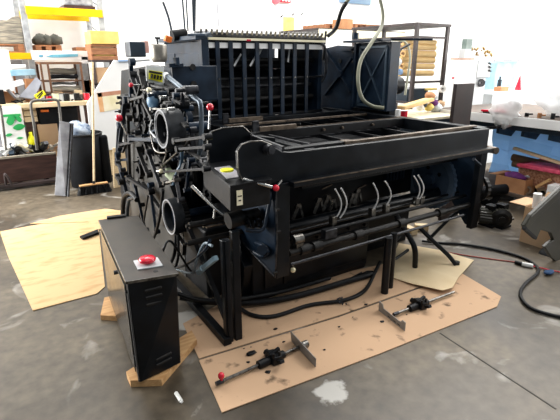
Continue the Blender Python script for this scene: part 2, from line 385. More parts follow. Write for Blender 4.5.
# opening rails
P(MB().bx(3.30,3.38,2.13,4.12,.99,1.09), 'side_rail', BLACK, .004)
P(MB().bx(1.62,1.69,2.13,3.78,.99,1.09), 'side_rail', BLACK, .004)
P(MB().bx(1.69,3.30,3.70,3.78,1.0,1.09), 'rear_rail', BLACK, .004)
P(MB().bx(1.48,1.98,2.20,2.26,1.02,1.10), 'cross_bar', DARK, .003)
P(MB().bx(1.98,3.36,2.20,2.235,1.03,1.10).bx(1.95,2.02,2.19,2.25,1.02,1.105), 'cross_bar', BRONZE, .003, 'brown oily cross bar')
P(MB().bx(1.69,3.30,2.92,2.96,1.02,1.09), 'cross_bar', DARK, .003)
P(MB().bx(1.69,3.30,2.955,2.965,1.085,1.095), 'cross_bar_edge', BRONZE)
P(MB().bx(1.69,3.30,3.40,3.425,1.07,1.09), 'cross_bar', BRONZE, .003, 'brown oily cross bar')
for a in ((2.35,2.9),(2.55,2.9),(2.9,2.9)): P(MB().cyl((a[0],a[1],1.06),(a[0],2.93,1.06),.01,n=8), 'bolt', BRONZE)
for (x, y) in ((aZ(255,132,1.1).x,aZ(255,132,1.1).y),(aZ(225,123,1.1).x,aZ(225,123,1.1).y)):
    P(MB().bx(x-.02,x+.03,y-.01,y+.01,1.10,1.18), 'bracket', DSTEEL, .002)
    P(MB().bx(x+.03,x+.36,y-.02,y+.01,1.10,1.135), 'bracket_arm', BRONZE, .002)
P(MB().bar((1.70,2.72,1.095),(1.72,2.27,1.095),.022,.012), 'guide_strip', DSTEEL, 0, 'bright worn guide strip')
P(MB().bx(hx0,hx1,3.86,4.72,1.752,1.764), 'housing_light_block', BLUEBLK)  # unseen plate added to keep overhead light out of the housing
P(MB().bx(1.69,3.3,2.3,3.7,.80,.82), 'dark_opening_floor', DARK)  # dark sheet added to stand in for the shade inside the opening
for x in (2.0,2.35,2.7,3.05): P(MB().bar((x,2.26,1.0),(x,3.7,1.0),.02,.03), 'chain_rail', DARK)
for yy in (2.55,3.15,3.5): P(MB().cyl((1.69,yy,.97),(3.3,yy,.97),.014), 'shaft', DSTEEL)
# machine deck to the left of the opening
P(MB().slab([(1.16,2.52,.90),(1.62,2.52,.98),(1.62,3.78,.98),(1.36,3.78,.98)],-.02).bx(1.38,1.62,2.6,3.78,.88,.97), 'deck_plate', BLACK, .003)
P(MB().bar((1.30,2.6,.985),(1.52,3.4,1.0),.03,.02).bar((1.45,2.62,.99),(1.66,3.3,1.01),.02,.02), 'deck_rail', DSTEEL)
# front posts
P(MB().bx(1.35,1.445,2.085,2.15,.335,.93), 'front_post', BLACK, .004)
P(MB().prism([(2.09,.34),(2.09,.93),(2.70,.93),(2.66,.60),(2.60,.46),(2.16,.345)], 'x', 1.345, 1.365), 'gusset_plate', BLUEBLK, .004)
P(MB().tube([aX(234,232,1.34),aX(254,255,1.34),aX(275,277,1.34),aX(277,240,1.34),aX(276,190,1.34)],.006,6,False), 'plate_edge', DSTEEL)
P(MB().tube([aX(256,243,1.33),aX(263,246,1.32),aX(268,252,1.32),aX(262,256,1.33),aX(254,252,1.32)],.014).cyl(aX(262,250,1.28),aX(262,250,1.34),.03), 'cam_lever', BLUEBLK)
for pt in ((274,273),(277,232),(276,210)): q = aX(*pt,1.33); P(MB().cyl(q,q+V((.02,0,0)),.01,n=8), 'bolt', GREASE)
P(MB().bx(3.30,3.385,2.09,2.14,.25,.93), 'front_post', BLACK, .004)
P(MB().prism([(2.09,.25),(2.09,.93),(2.62,.93),(2.52,.60),(2.20,.25)], 'x', 3.365, 3.385), 'gusset_plate', BLUEBLK, .004)
P(MB().cyl((3.20,2.09,.86),(3.30,2.09,.80),.012), 'stay_rod', BLUEBLK)
# shafts across the front
def shaft(p, q, y, r, m, name='shaft', e0=0, e1=0):
    a, c = aY(*p,y), aY(*q,y); c.z = (a.z+c.z)/2; a.z = c.z
    P(MB().cyl(a,c,r), name, m); return a.z
z1 = shaft((290,233),(466,190),2.30,.011,BLACK)
z2 = shaft((289,251),(470,206),2.14,.021,GREASE)
z3 = shaft((291,262),(463,217),2.06,.010,DSTEEL)
P(MB().cyl((1.40,2.20,z2+.06),(3.32,2.20,z2+.06),.014), 'shaft', DARK)
for x in (1.56,1.66,2.02,2.45,2.9): P(MB().ring((x,2.14,z2),(x+.07,2.14,z2),.033,.018,20), 'collar', GREASE)
P(MB().ring((1.52,2.16,z2+.07),(1.59,2.16,z2+.07),.034,.01,20).bx(1.53,1.58,2.13,2.19,z2,z2+.05), 'sheet_stop', STEEL)
P(MB().bx(1.76,1.86,2.13,2.18,z2+.03,z2+.09), 'guide_block', DSTEEL, .003)
for (px_, tz) in ((333,219),(372,211),(386,207),(416,200),(421,199)):
    q = aY(px_,tz,2.24)
    P(MB().bx(q.x-.02,q.x+.02,q.y-.02,q.y+.02,q.z-.04,q.z+.02), 'hoop_clamp', STEEL, .002)
for (tx,ty,bx_,by) in ((335,189,335,219),(341,188,340,218),(373,183,371,212),(385,181,385,207),(414,176,414,203),(418,175,418,201)):
    t, u = aY(tx,ty,2.24), aY(bx_,by,2.24)
    pts = [t+(u-t)*k/6 + V((.030*math.sin(math.pi*k/6), -.03*math.sin(math.pi*k/6), 0)) for k in range(7)]
    P(MB().tube(pts,.0055,6), 'white_guide_hoop', WPAINT)
for px_, py_ in ((296,211),(317,205),(326,202),(331,206),(351,200),(356,196)):
    q = aY(px_,py_,2.5)
    P(MB().bar(q+V((-.03,0,-.06)),q+V((.02,0,.05)),.03,.014,(0,1,0)).cyl(q+V((.0,-.015,.03)),q+V((0,.015,.03)),.012).bar(q+V((.06,0,-.06)),q+V((.03,0,.05)),.018,.01,(0,1,0)), 'gripper', STEEL)
P(MB().cyl((1.44,2.52,.80),(3.3,2.52,.80),.014), 'gripper_bar', GREASE)
for px_ in (322,357): 
    q = aY(px_,189,2.45); P(MB().bar(q,q+V((.09,0,.02)),.012,.006), 'leaf_spring', BRONZE)
P(MB().cyl((1.40,2.42,.50),(3.28,2.42,.50),.045,n=24), 'roller', BLACK)
P(MB().bx(1.40,3.28,2.70,2.74,.45,.90), 'inner_crossbeam', BLACK, .004)
# big gear on the right cheek
gc = V((3.22,2.50,.60))
P(MB().ring(gc,gc+V((.035,0,0)),.26,.20,72,1,.008), 'gear', mat('gear_blue_grey','#3a4a5c','#56687c',rough=.35))
P(MB().cyl(gc+V((.012,0,0)),gc+V((.03,0,0)),.205,n=40).cyl(gc+V((-.03,0,0)),gc+V((.02,0,0)),.05), 'gear_web', mat('gear_web_blue','#2a3a4b','#42546a',rough=.4), .002)
for kk in range(5):
    a = kk*2*math.pi/5; q = gc+V((.006,math.cos(a)*.11,math.sin(a)*.11)); P(MB().cyl(q,q+V((.012,0,0)),.018,n=6), 'gear_bolt', DARK)
for k_ in range(6): P(MB().bx(2.86+.04*k_,2.88+.04*k_,2.66,2.69,.60,.86), 'cooling_fin', BLUEBLK, .002)
P(MB().ring((3.46,2.20,.56),(3.50,2.20,.56),.12,.09,40,1,.006).cyl((3.38,2.20,.56),(3.50,2.20,.56),.03), 'hand_wheel', GREASE)
P(MB().cyl((3.38,2.25,.82),(3.50,2.25,.82),.035).cyl((3.50,2.25,.82),(3.53,2.25,.82),.045), 'knob', LGREY, 0, 'light grey knob on the right cheek')
P(MB().bx(3.39,3.46,2.16,2.5,.62,1.0), 'brown_side_box', DWOOD, .004)
# --- legs
for (lx, ly) in ((1.04,2.10),):
    P(MB().bx(1.0,1.048,2.09,2.125,0,.66).bx(1.012,1.036,2.08,2.09,.05,.66), 'leg', BLACK, .003)
    P(MB().bx(1.06,1.105,2.085,2.12,0,.70), 'leg', BLACK, .003)
    P(MB().bar((1.0,2.07,.03),(1.02,3.2,.03),.05,.045), 'foot_bar', DARK, .003)
    P(MB().bar((1.045,2.16,.1),(1.06,3.0,.75),.03,.03), 'brace', DARK)
P(MB().cyl((2.235,2.02,0),(2.235,2.02,z2-.02),.027), 'leg', BLACK)
P(MB().cyl((2.33,2.06,0),(2.33,2.06,z2-.02),.024), 'leg', BLACK)
P(MB().tube([aZ(415,267,.02),aY(415,250,2.17),aY(410,238,2.22),aY(402,226,2.28),aY(396,215,2.33)],.022), 'bent_foot', BLACK)
P(MB().tube([aZ(456,265,.02),aY(448,255,2.08),aY(432,240,2.2),aY(420,228,2.3)],.018).cyl(aZ(456,266,0),aZ(456,266,0)+V((0,0,.04)),.026), 'bent_foot', BLACK)
P(MB().tube([aY(428,240,2.25),aY(440,228,2.25),aY(452,216,2.25),aY(458,212,2.25)],.014), 'hose', RUBBER)
P(MB().tube([aY(400,236,2.25),aY(388,250,2.2),aY(392,260,2.15),aY(408,250,2.2)],.012), 'hose', RUBBER)
kn = aY(293,262,2.10); P(MB().cyl(kn,kn+V((0,0,-.05)),.004), 'pin', STEEL); P(MB().sph(aY(293,270,2.10),.017), 'cream_knob', CREAM, 0, 'cream ball knob')
# --- left side: stub shafts, boxes, levers, rings
for (p, q, r, m) in (((189,226),(230,217),.020,GREASE),((187,243),(233,234),.019,GREASE),((206,227),(236,219),.014,STEEL)):
    a, c = aY(*p,2.50), aY(*q,2.50); c = V((1.34, 2.50, (a.z+c.z)/2)); a.z = c.z; P(MB().cyl(a,c,r).cyl(a+V((-.02,0,0)),a,r*.45), 'stub_shaft', m)
P(MB().tube([aY(192,186,2.6),aY(214,207,2.45),aY(226,216,2.4)],.011).cyl(aY(215,208,2.45),aY(214,218,2.45),.008), 'steel_link_rod', BRSTEEL)
P(MB().cyl(aY(228,221,2.25),aY(242,217,2.25),.05).cyl(aY(242,217,2.25),aY(258,213,2.25),.035), 'bearing_housing', GREASE, .003)
P(MB().tube([aY(245,230,2.15),aY(262,230,2.12),aY(267,215,2.12),aY(270,200,2.12),aY(271,192,2.14)],.011), 'oil_pipe', BLUEBLK)
for k_ in range(5):
    q = aY(246+k_*4,222+(k_ % 2)*3,2.2); P(MB().ring(q,q+V((.012,0,0)),.035,.015,20), 'collar', DARK)
# tray box with oil cup
bxp = MB().prism([(2.06,.83),(2.05,.97),(2.52,1.00),(2.52,.86)],'x',1.0,1.20)
for q_ in bxp.v: q_.x += .04 + (q_.y-2.05)*.12 + (.05 if q_.x > 1.1 else 0)
bt = P(bxp, 'tool_tray', RUBBER, .004, 'dark rubbery tray with a pale label')
P(MB().slab([(1.036,2.04,.972),(1.294,2.04,.972),(1.35,2.53,1.003),(1.092,2.53,1.003)],.008), 'tray_lid', DARK, .002, None, bt)
P(MB().slab([(1.07,2.14,.987),(1.17,2.14,.987),(1.20,2.36,1.001),(1.10,2.36,1.001)],.006), 'pad', mat('pale_grey_pad','#77757a','#8b898c'), .002, 'pale grey pad on the tray', bt)
P(MB().bx(1.075,1.11,2.046,2.050,.862,.945), 'paper_label', CREAM, 0, None, bt)
P(MB().bx(1.085,1.10,2.044,2.046,.885,.892).bx(1.081,1.105,2.044,2.046,.91,.916), 'label_print', LINE, 0, None, bt)
oc = aZ(227,171,1.03); P(MB().cyl(oc,oc+V((0,0,.010)),.036,n=24), 'oil_cap', YEL, 0, 'yellow oil cap')
P(MB().cyl(aY(243,179,2.085),aY(272,187,2.03),.009), 'steel_rod', BRSTEEL)
def lever(p, q, r, m, X=None, ball=.02, rod=BRSTEEL, nm='lever'):
    l = P(MB().cyl(p,q,r), nm, rod); P(MB().sph(q,ball,16), 'ball_knob', m, 0, None, l)
lever(aY(209,129,2.45),aY(210,107,2.45),.006,RED,ball=.021)
lever(V((1.5,2.2,.955)),aY(276,188,2.02),.006,RED,ball=.019)
lever(aY(127,134,3.4),aY(119,118,3.4),.007,RED,ball=.027)
lever(aY(140,85,3.7),aY(131,85,3.7),.007,RED,ball=.018)
lever(aY(157,171,2.95),aY(161,171,2.9),.006,CREAM,ball=.015)
lever(aY(140,90,3.6),aY(149,90,3.3),.006,CREAM,ball=.019)
# rings (hand wheels)
def wheel(px_, py_, X0, X1, ro, ri, m, teeth=0):
    c = aX(px_,py_,X0); e = V((X1,c.y,c.z))
    wv = P(MB().ring(c,e,ro,ri,64 if teeth else 40,teeth,.006), 'hand_wheel', m, .003 if not teeth else 0)
    P(MB().ring(c+V((-.004,0,0)),c+V((.006,0,0)),ro-.001,ro-.011,40), 'wheel_rim', GREYP, 0, None, wv)
    P(MB().cyl(V((X1-.03,c.y,c.z)),V((1.34,c.y,c.z)),.03).cyl(V((X1-.02,c.y,c.z)),e,ri), 'wheel_hub', BLUEBLK, 0, None, wv); return c
rm_ = mat('worn_grey_cast_rim','#1d1f22','#34373b',rough=.45,metal=.2,scale=18)
c1 = wheel(161.5,129,1.0,1.12,.128,.098,rm_)
c2 = wheel(169,217,.98,1.05,.125,.10,rm_)
P(MB().ring((1.05,c2.y,c2.z),(1.09,c2.y,c2.z),.122,.09,64,1,.01), 'hand_wheel', GREASE)
# pipe hand rail
P(MB().tube([aX(167,76,1.22),aX(183,89,1.22),aX(196,99,1.22),aX(201,108,1.22),aX(200,150,1.22),aX(193,168,1.22)],.017), 'hand_rail', mat('pipe_blue_grey','#4a5560','#6f7a84',rough=.35,metal=.4))
P(MB().cyl(aX(165.5,75,1.22),aX(168,77,1.22),.024), 'rail_end', LGREY)
P(MB().tube([aX(182,150,1.10),aX(181,165,1.10),aX(177,173,1.08),aX(172,190,1.08)],.014), 'bent_lever', mat('lever_blue','#33485a','#4b6478',rough=.35))
# upper-left box with sign plate
P(MB().bx(1.33,1.72,3.55,3.80,1.28,1.555), 'control_box', BLUEBLK, .006)
P(MB().bx(1.30,1.42,3.52,3.58,1.545,1.575).bx(1.35,1.38,3.5,3.56,1.56,1.62), 'bracket', BLUEBLK, .003)
for pt in ((193,67),(194,84)): q = aY(*pt,3.54); P(MB().cyl(q,q+V((0,.02,0)),.025,n=10), 'bolt', GREASE)
sp = [aY(146,65,3.45),aY(164,67,3.45),aY(164.5,86,3.45),aY(146.5,81,3.45)]
s_ = P(MB().slab(sp,.008), 'instruction_plate', LGREY, .001, 'silver plate with a yellow printed label')
ins = [aY(149,70,3.435),aY(162.5,72,3.435),aY(162.5,82.5,3.435),aY(149,79,3.435)]
P(MB().slab(ins,.004), 'yellow_label', YEL, 0, None, s_)
for k_ in range(4):
    a, c = aY(151+k_*3,76.0+k_*.6,3.425), aY(152.6+k_*3,76.4+k_*.6,3.425); P(MB().bar(a,c,.012,.03,(0,0,1)), 'label_mark', LINE, 0, None, s_)
P(MB().bar(aY(149,71.5,3.42),aY(162,73.8,3.42),.004,.016), 'label_mark', LINE, 0, None, s_)
# cylinder-end covers and gearcase at far left
P(MB().lathe(aY(159,54,3.6)-V((0,0,.06)),[(0,0),(.05,0),(.062,.03),(.062,.12),(.055,.13),(0,.13)]), 'oil_reservoir', mat('grey_beige_pot','#6e6a62','#9a948a',rough=.4,metal=.5))
P(MB().cyl(aY(158,46,3.6),aY(157,39,3.6),.008).cyl(aY(155,38,3.6),aY(160,38,3.6),.008), 'tap_handle', DSTEEL)
P(MB().bx(*[aY(130,50,3.9).x,aY(146,50,3.9).x],3.9,4.05,aY(131,57,3.9).z,aY(131,41.5,3.9).z), 'gauge_box', NAVY, .01, 'dark teal box')
P(MB().bx(*[aY(146,50,3.9).x,aY(150,50,3.9).x],3.92,4.03,aY(148,53,3.9).z,aY(148,41,3.9).z), 'gauge_label', mat('faded_red_label','#b0564c','#d8a89c'), .002)
P(MB().bar(aY(119,62.5,3.9),aY(150,60,3.8),.03,.012), 'shelf_arm', LGREY)
P(MB().obox(aY(168,39,4.1),(.06,.05,.05),(0,.3,0)), 'orange_cap', ORANGE, .006)
P(MB().cyl(aY(172,36,4.2),aY(186,33,4.2),.05,.04), 'roller_end', DARK)
# row of castings down the operator side
def disc(px_, py_, X, r, t, m, nm='gear', teeth=1, ri=None):
    c = aX(px_,py_,X); q = P(MB().ring(c,c+V((t,0,0)),r,ri or r*.55,48,teeth,.006), nm, m)
    P(MB().cyl(c+V((t*.3,0,0)),c+V((t,0,0)),r*.6,n=24).cyl(c+V((-.02,0,0)),c+V((.25,0,0)),r*.2), 'gear_hub', DARK, 0, None, q)
disc(134,110,1.10,.13,.05,GREASE,teeth=0); disc(141,118,1.12,.12,.07,DARK); disc(150,100,1.15,.10,.06,GREASE)
disc(143,150,1.08,.085,.05,GREASE); disc(157,160,1.12,.07,.05,DARK,teeth=0); disc(176,105,1.2,.07,.04,GREASE)
disc(138,170,1.05,.06,.05,GREASE,teeth=0); disc(185,118,1.2,.05,.04,BLUEBLK,teeth=0); disc(184,178,1.2,.05,.05,GREASE)
disc(207,195,1.24,.07,.05,DARK); disc(150,190,1.1,.06,.04,DARK); disc(181,200,1.2,.08,.05,DARK)
P(MB().prism([(3.1,.35),(2.98,.9),(3.1,1.35),(3.5,1.45),(4.0,1.40),(4.2,1.0),(4.2,.3)],'x',1.22,1.28), 'gear_case', DARK, .01)
P(MB().prism([(3.80,.62),(3.74,1.0),(3.78,1.42),(3.86,1.52),(3.96,1.3),(4.0,.6)],'x',1.12,1.22), 'gear_case', DARK, .015)
rnd = random.Random(11)
links = [((131,62),(131,95),1.10,.02,BLUEBLK),((125,100),(119,150),1.04,.022,BLUEBLK),((119,125),(117,160),1.03,.02,BLUEBLK),((117,155),(127,195),1.02,.02,BLUEBLK),
 ((128,118),(130,180),1.06,.016,GREASE),((150,92),(162,98),1.1,.014,BRSTEEL),((152,109),(170,109),1.05,.009,BRSTEEL),((139,92),(152,118),1.1,.018,GREASE),
 ((120,145),(155,137),1.0,.016,DSTEEL),((130,139),(160,140),.98,.02,BLUEBLK),((138,150),(148,175),1.0,.018,GREASE),((148,152),(160,185),1.02,.016,DSTEEL),
 ((175,95),(171,112),1.14,.012,BLUEBLK),((183,90),(181,125),1.16,.014,DSTEEL),((160,172),(205,169),1.0,.013,DARK),((175,141),(206,137),1.0,.014,DARK),((178,149),(206,147),1.02,.014,DARK),
 ((178,120),(186,160),1.1,.010,STEEL),((184,125),(178,175),1.12,.012,DSTEEL),((168,150),(160,172),1.05,.008,STEEL),((163,165),(180,150),1.05,.008,STEEL),
 ((128,178),(150,192),1.0,.018,DARK),((135,185),(145,230),1.0,.014,BLUEBLK),((150,185),(156,232),1.02,.014,BLUEBLK),((176,178),(180,200),1.04,.014,DSTEEL),
 ((190,160),(186,190),1.1,.012,BLUEBLK),((192,130),(192,165),1.18,.014,DSTEEL),((120,182),(117,176),.99,.02,GREASE),((117,163),(122,170),.98,.016,DSTEEL),
 ((186,150),(203,160),1.14,.014,GREASE),((203,160),(216,168),1.14,.012,DSTEEL),((165,183),(176,180),.98,.01,STEEL),((141,205),(138,235),1.02,.012,GREASE),
 ((130,100),(145,96),1.06,.016,GREASE),((131,75),(140,100),1.08,.02,DARK),((140,72),(146,95),1.1,.02,GREASE),((150,85),(170,90),1.1,.012,DARK),((170,92),(190,96),1.18,.012,GREASE)]
for a, c, X, r, m in links:
    p, q = aX(*a,X), aX(*c,X+rnd.uniform(-.03,.05)); P(MB().bar(p,q,r*1.6,r*1.2).cyl(p-V((.015,0,0)),p+V((.03,0,0)),r*1.5,n=12).cyl(q-V((.015,0,0)),q+V((.03,0,0)),r*1.3,n=12), 'linkage_bar', m, .002)
for i in range(34):
    x_, y_ = rnd.uniform(122,196), rnd.uniform(84,196); a_ = rnd.uniform(0,6.28); l_ = rnd.uniform(6,16)
    p, q = aX(x_,y_,rnd.uniform(1.05,1.2)), aX(x_+l_*math.cos(a_),y_+l_*math.sin(a_)*1.4,rnd.uniform(1.05,1.2))
    P(MB().bar(p,q,rnd.uniform(.012,.03),.014).cyl(q-V((.02,0,0)),q+V((.02,0,0)),.017,n=10), 'lever_arm', rnd.choice([GREASE,BLUEBLK,DSTEEL,DARK]), .002)
for i in range(60):
    x_, y_ = rnd.uniform(124,190), rnd.uniform(88,182); c = aX(x_,y_,rnd.uniform(1.12,1.22)); r = rnd.uniform(.012,.036)
    P(MB().cyl(c-V((rnd.uniform(.02,.07),0,0)),c+V((.06,0,0)),r,n=14).cyl(c-V((.09,0,0)),c,r*.45,n=8), 'boss', rnd.choice([GREASE,DARK,BLUEBLK,DSTEEL]), .002)
for i in range(5):
    y_ = [96,132,148,160,192][i]; P(MB().bar(aX(122,y_,1.12),aX(192,y_-8,1.24),.03,.025), 'tie_bar', [DARK,GREASE,DARK,BLUEBLK,DARK][i], .003)
# blue painted lever boss between the wheel and the case
P(MB().sph(aX(153,102,1.08),.045,12,(1,1,1.3)), 'blue_boss', mat('worn_blue_paint','#4b6b88','#6d8ea8',rough=.4,scale=20))
P(MB().sph(aX(160,140,1.09),.03,10), 'blue_boss', mat('worn_blue_paint','#4b6b88','#6d8ea8'))
P(MB().obox(aX(171,175,1.07),(.04,.10,.06),(.4,0,.2)), 'pale_green_bracket', mat('pale_green_paint','#7f8c6c','#98a486',rough=.6), .004)
# lower guards (dull grey-black sheet)
P(MB().prism([(4.3,.35),(4.15,.95),(3.75,1.0),(3.2,.85),(2.95,.5),(2.95,.05),(4.3,.05)],'x',1.10,1.14), 'lower_guard', mat('dull_dark_sheet','#23221f','#35332f',rough=.6), .004)
P(MB().bar((1.03,3.6,.62),(1.03,2.75,.36),.03,.09), 'guard_lip', GREASE, .004)
P(MB().prism([(3.0,0),(2.9,.4),(4.9,.4),(4.9,0)],'x',1.16,1.34), 'base_casting', DARK, .01)
# hoses
for pts, r, m in (([(124,240),(123,215),(124,198),(130,193),(137,200)],.022,RUBBER),([(128,240),(127,215),(129,200),(134,198)],.018,NAVY),
    ([(163,190),(160,215),(155,235),(148,248)],.012,RUBBER),([(176,235),(174,255),(166,272),(168,280)],.013,RUBBER),([(178,235),(178,258),(172,275)],.010,RUBBER),
    ([(158,265),(175,268),(190,262),(205,250),(210,240)],.009,BLUEBLK),([(160,262),(178,270),(192,273),(196,262),(204,244),(212,246)],.008,mat('pale_blue_cable','#66747e','#8b99a2')),
    ([(150,130),(155,150),(166,153)],.006,STEEL),([(152,120),(150,130),(156,138)],.006,LGREY),([(148,196),(144,220),(140,245)],.008,RUBBER)):
    P(MB().tube([aX(*p,.98 if p[1] < 240 else .96) for p in pts],r), 'hose', m)
P(MB().bar(aX(201,270,1.0),aX(216,258,1.02),.03,.03).cyl(aX(199,272,1.0),aX(203,268,1.0),.02), 'plug', mat('pale_blue_plug','#7fa0b2','#a9c2ce',rough=.4), .003)
P(MB().bar(aX(196,255,1.16),aX(214,262,1.16),.06,.05), 'valve_block', GREASE, .004)
P(MB().obox((1.2,2.75,.30),(.2,.4,.5)), 'pump_housing', DARK, .02)
# cable along the base on the cardboard
P(MB().tube([aZ(196,303,.04),aZ(230,304,.03),aZ(252,315,.02),aZ(275,316,.02),aZ(310,305,.02),aZ(345,300,.02),aZ(365,290,.02),aZ(375,272,.03),aZ(380,262,.05)],.014), 'power_cable', RUBBER)
P(MB().tube([aZ(180,297,.10),aZ(215,302,.06),aZ(260,302,.04),aZ(300,295,.03),aZ(345,282,.03),aZ(372,274,.03)],.022), 'power_cable', RUBBER)
P(MB().tube([aZ(176,293,.16),aZ(200,300,.12),aZ(230,300,.10),aZ(280,292,.05),aZ(330,278,.04)],.015), 'power_cable', RUBBER)
for i in range(6):
    P(MB().tube([aY(330+i*5,300-i*3,2.33),aY(345+i*4,282-i*2,2.3),aY(362+i*3,272,2.28)],.004,6), 'wire', RUBBER)
# upright air hose on the right, rising out of frame
P(MB().tube([aY(328,36,3.9),aY(336,28,3.9),aY(341,12,3.8),aY(348,0,3.7),aY(356,-8,3.6),aY(375,-8,3.45),aY(382,8,3.4),aY(382,25,3.35),aY(372,42,3.25),aY(361,60,3.2),aY(358,80,3.15),aY(362,98,3.12),aY(372,106,3.08),aY(384,108,3.0)],.017), 'air_hose', HOSEM, 0, 'grey green air hose')
P(MB().tube([aY(328,36,3.88),aY(336,28,3.88),aY(341,12,3.78),aY(346,3,3.7)],.021), 'hose_sleeve', RUBBER)
P(MB().tube([aY(392,40,3.6),aY(405,42,3.6),aY(410,55,3.6),aY(408,75,3.6),aY(405,95,3.6)],.012), 'pale_hose', mat('cream_hose','#bdbba0','#d4d2ba'))
# ================================================================== ON THE FLOOR, FOREGROUND
# electrical cabinet
cab = thing('electrical_cabinet', 'black louvred electrical cabinet with a red mushroom button, left of the press', 'cabinet', (.58, 2.4, .05))
FL, FR_ = aZ(127,283,.60), aZ(177,275,.60); BL = aZ(100,222,.60); BR_ = BL + (FR_-FL)*.86
FLb, FRb = aZ(140,383,.045), aZ(181,363,.045); BLb = V((BL.x+.0, BL.y+.02, .045)); BRb = V((BR_.x, BR_.y+.02, .045))
hexf = [(0,1,2,3),(7,6,5,4),(0,4,5,1),(1,5,6,2),(2,6,7,3),(3,7,4,0)]
P(MB().add([FLb,FRb,BRb,BLb,FL,FR_,BR_,BL], hexf), 'body', BLACK, .006, None, cab)
nx = (FR_-FL).normalized(); ny = (BL-FL).normalized(); up = V((0,0,1))
def on_top(u, v, h=0): return FL + (FR_-FL)*u + (BL-FL)*v + up*h
def on_front(u, v, h=0):
    t = FL+(FR_-FL)*u; q = FLb+(FRb-FLb)*u; return q+(t-q)*v - ny*h
lid = mat('dusty_black_lid','#1f1b17','#3c362f',rough=.42,scale=10)
P(MB().slab([on_top(-.03,-.01,.001),on_top(1.03,-.01,.001),on_top(1.03,1.01,.001),on_top(-.03,1.01,.001)],.012), 'lid', lid, .002, 'dusty brownish black lid', cab)
P(MB().bar(on_top(-.03,-.012,.007),on_top(1.03,-.012,.007),.004,.014).bar(on_top(-.03,-.012,.007),on_top(-.03,1.0,.007),.004,.012), 'lid_edge', STEEL, 0, None, cab)
pb = on_top(.55,.16,.014)
pl = P(MB().slab([on_top(.3,.10,.013),on_top(.82,.10,.013),on_top(.82,.22,.013),on_top(.3,.22,.013)],.006), 'button_plate', LGREY, .001, None, cab)
P(MB().lathe(pb,[(0,0),(.02,0),(.02,.012),(.040,.016),(.044,.026),(.036,.036),(0,.04)]), 'stop_button', RED, 0, 'red mushroom stop button', pl)
P(MB().cyl(on_top(.62,.055,.012),on_top(.62,.055,.0145),.012), 'drill_hole', LINE, 0, None, cab)
for (u0, u1, vs) in ((.34,.64,(.90,.83,.76)),(.42,.74,(.17,.11))):
    for v_ in vs:
        a, c = on_front(u0,v_,.004), on_front(u1,v_+.01,.004); P(MB().cyl(a,c,.009,n=10).sph(a,.009,8).sph(c,.009,8), 'louvre', GREASE, 0, None, cab)
P(MB().bar(on_front(.0,.02,-.0)-nx*.004,on_front(.0,.9,0)-nx*.004,.004,.012), 'door_gap', LINE, 0, None, cab)
sideP = lambda v, h: (FLb+(BLb-FLb)*v) + ((FL+(BL-FL)*v)-(FLb+(BLb-FLb)*v))*h - nx*.004
P(MB().slab([sideP(.06,.05),sideP(.96,.05),sideP(.96,.93),sideP(.06,.93)],-.004), 'door', mat('cabinet_door_glossy','#1b1917','#3a352f',rough=.22,scale=4), .001, 'scuffed glossy door', cab)
P(MB().cyl(sideP(.30,.88),sideP(.30,.88)-nx*.02,.012,n=8), 'lock', DSTEEL, 0, None, cab)
for h in (.2,.85): P(MB().cyl(sideP(.03,h)-up*.03,sideP(.03,h)+up*.03,.008,n=8), 'hinge', DARK, 0, None, cab)
P(MB().bar(on_top(0.2,1.02,.01),on_top(.7,1.02,.01),.04,.03), 'cable_gland', RUBBER, .004, None, cab)
P(MB().tube([on_top(1.0,.35,-.05),on_top(1.3,.4,.03),aX(192,272,1.0),aX(205,262,1.02)],.007), 'cable', RUBBER, 0, None, cab)

def poly_floor(pts, z, th): return MB().slab([aZ(*p, z) for p in pts], -th if False else th)
def flat(name, m, pts, z, th, label, cat, group=None):
    q = [aZ(x, y, z) for x, y in pts]
    if (q[1]-q[0]).cross(q[2]-q[0]).z < 0: q.reverse()
    return tag(MB().slab(q, th).build(name, m), label, cat, group)
# boards under the cabinet
flat('wooden_board', WOOD, [(127,378),(131,387),(162,386),(197,345),(192,336)], .0, .04, 'pale wooden board under the front corner of the black cabinet', 'board')
flat('wooden_board', WOOD, [(101,320),(105,302),(118,299),(150,312),(140,322)], .0, .035, 'short wooden board under the far left of the black cabinet', 'board')
# cardboard sheets
cm = mat('oil_spotted_cardboard', '#6b5540', '#c2a080', rough=.85, scale=9, lo=.30, hi=.40, detail=5)
fr1 = [(222,413),(380,354),(497,307),(501,297),(462,274),(341,317),(199,361)]
flat('cardboard_sheet', cm, fr1, .002, .005, 'front cardboard sheet with the two tool shafts lying on it', 'cardboard')
flat('cardboard_sheet', cm, [(199,359),(183,324),(235,296),(395,262),(452,262),(462,272),(341,315)], .001, .004, 'cardboard sheet tucked under the press legs, behind the front one', 'cardboard')
lm = mat('left_cardboard', '#b3905f', '#c9a97c', rough=.8, scale=5, stretch=(1,3,1), lo=.3, hi=.5)
flat('cardboard_sheet', lm, [(0,232),(8,256),(33,311),(97,294),(105,287),(98,222),(80,217)], .001, .005, 'large cardboard sheet on the floor left of the black cabinet', 'cardboard')
flat('cardboard_sheet', lm, [(88,222),(30,224),(60,216),(105,209),(124,211),(124,224),(98,230)], .007, .004, 'smaller cardboard sheet lapping over the far end of the large left one', 'cardboard')
flat('timber_strip', DARK, [(80,238),(98,231),(99,234),(83,240)], .012, .02, 'short black strip lying on the left cardboard behind the cabinet', 'strip')
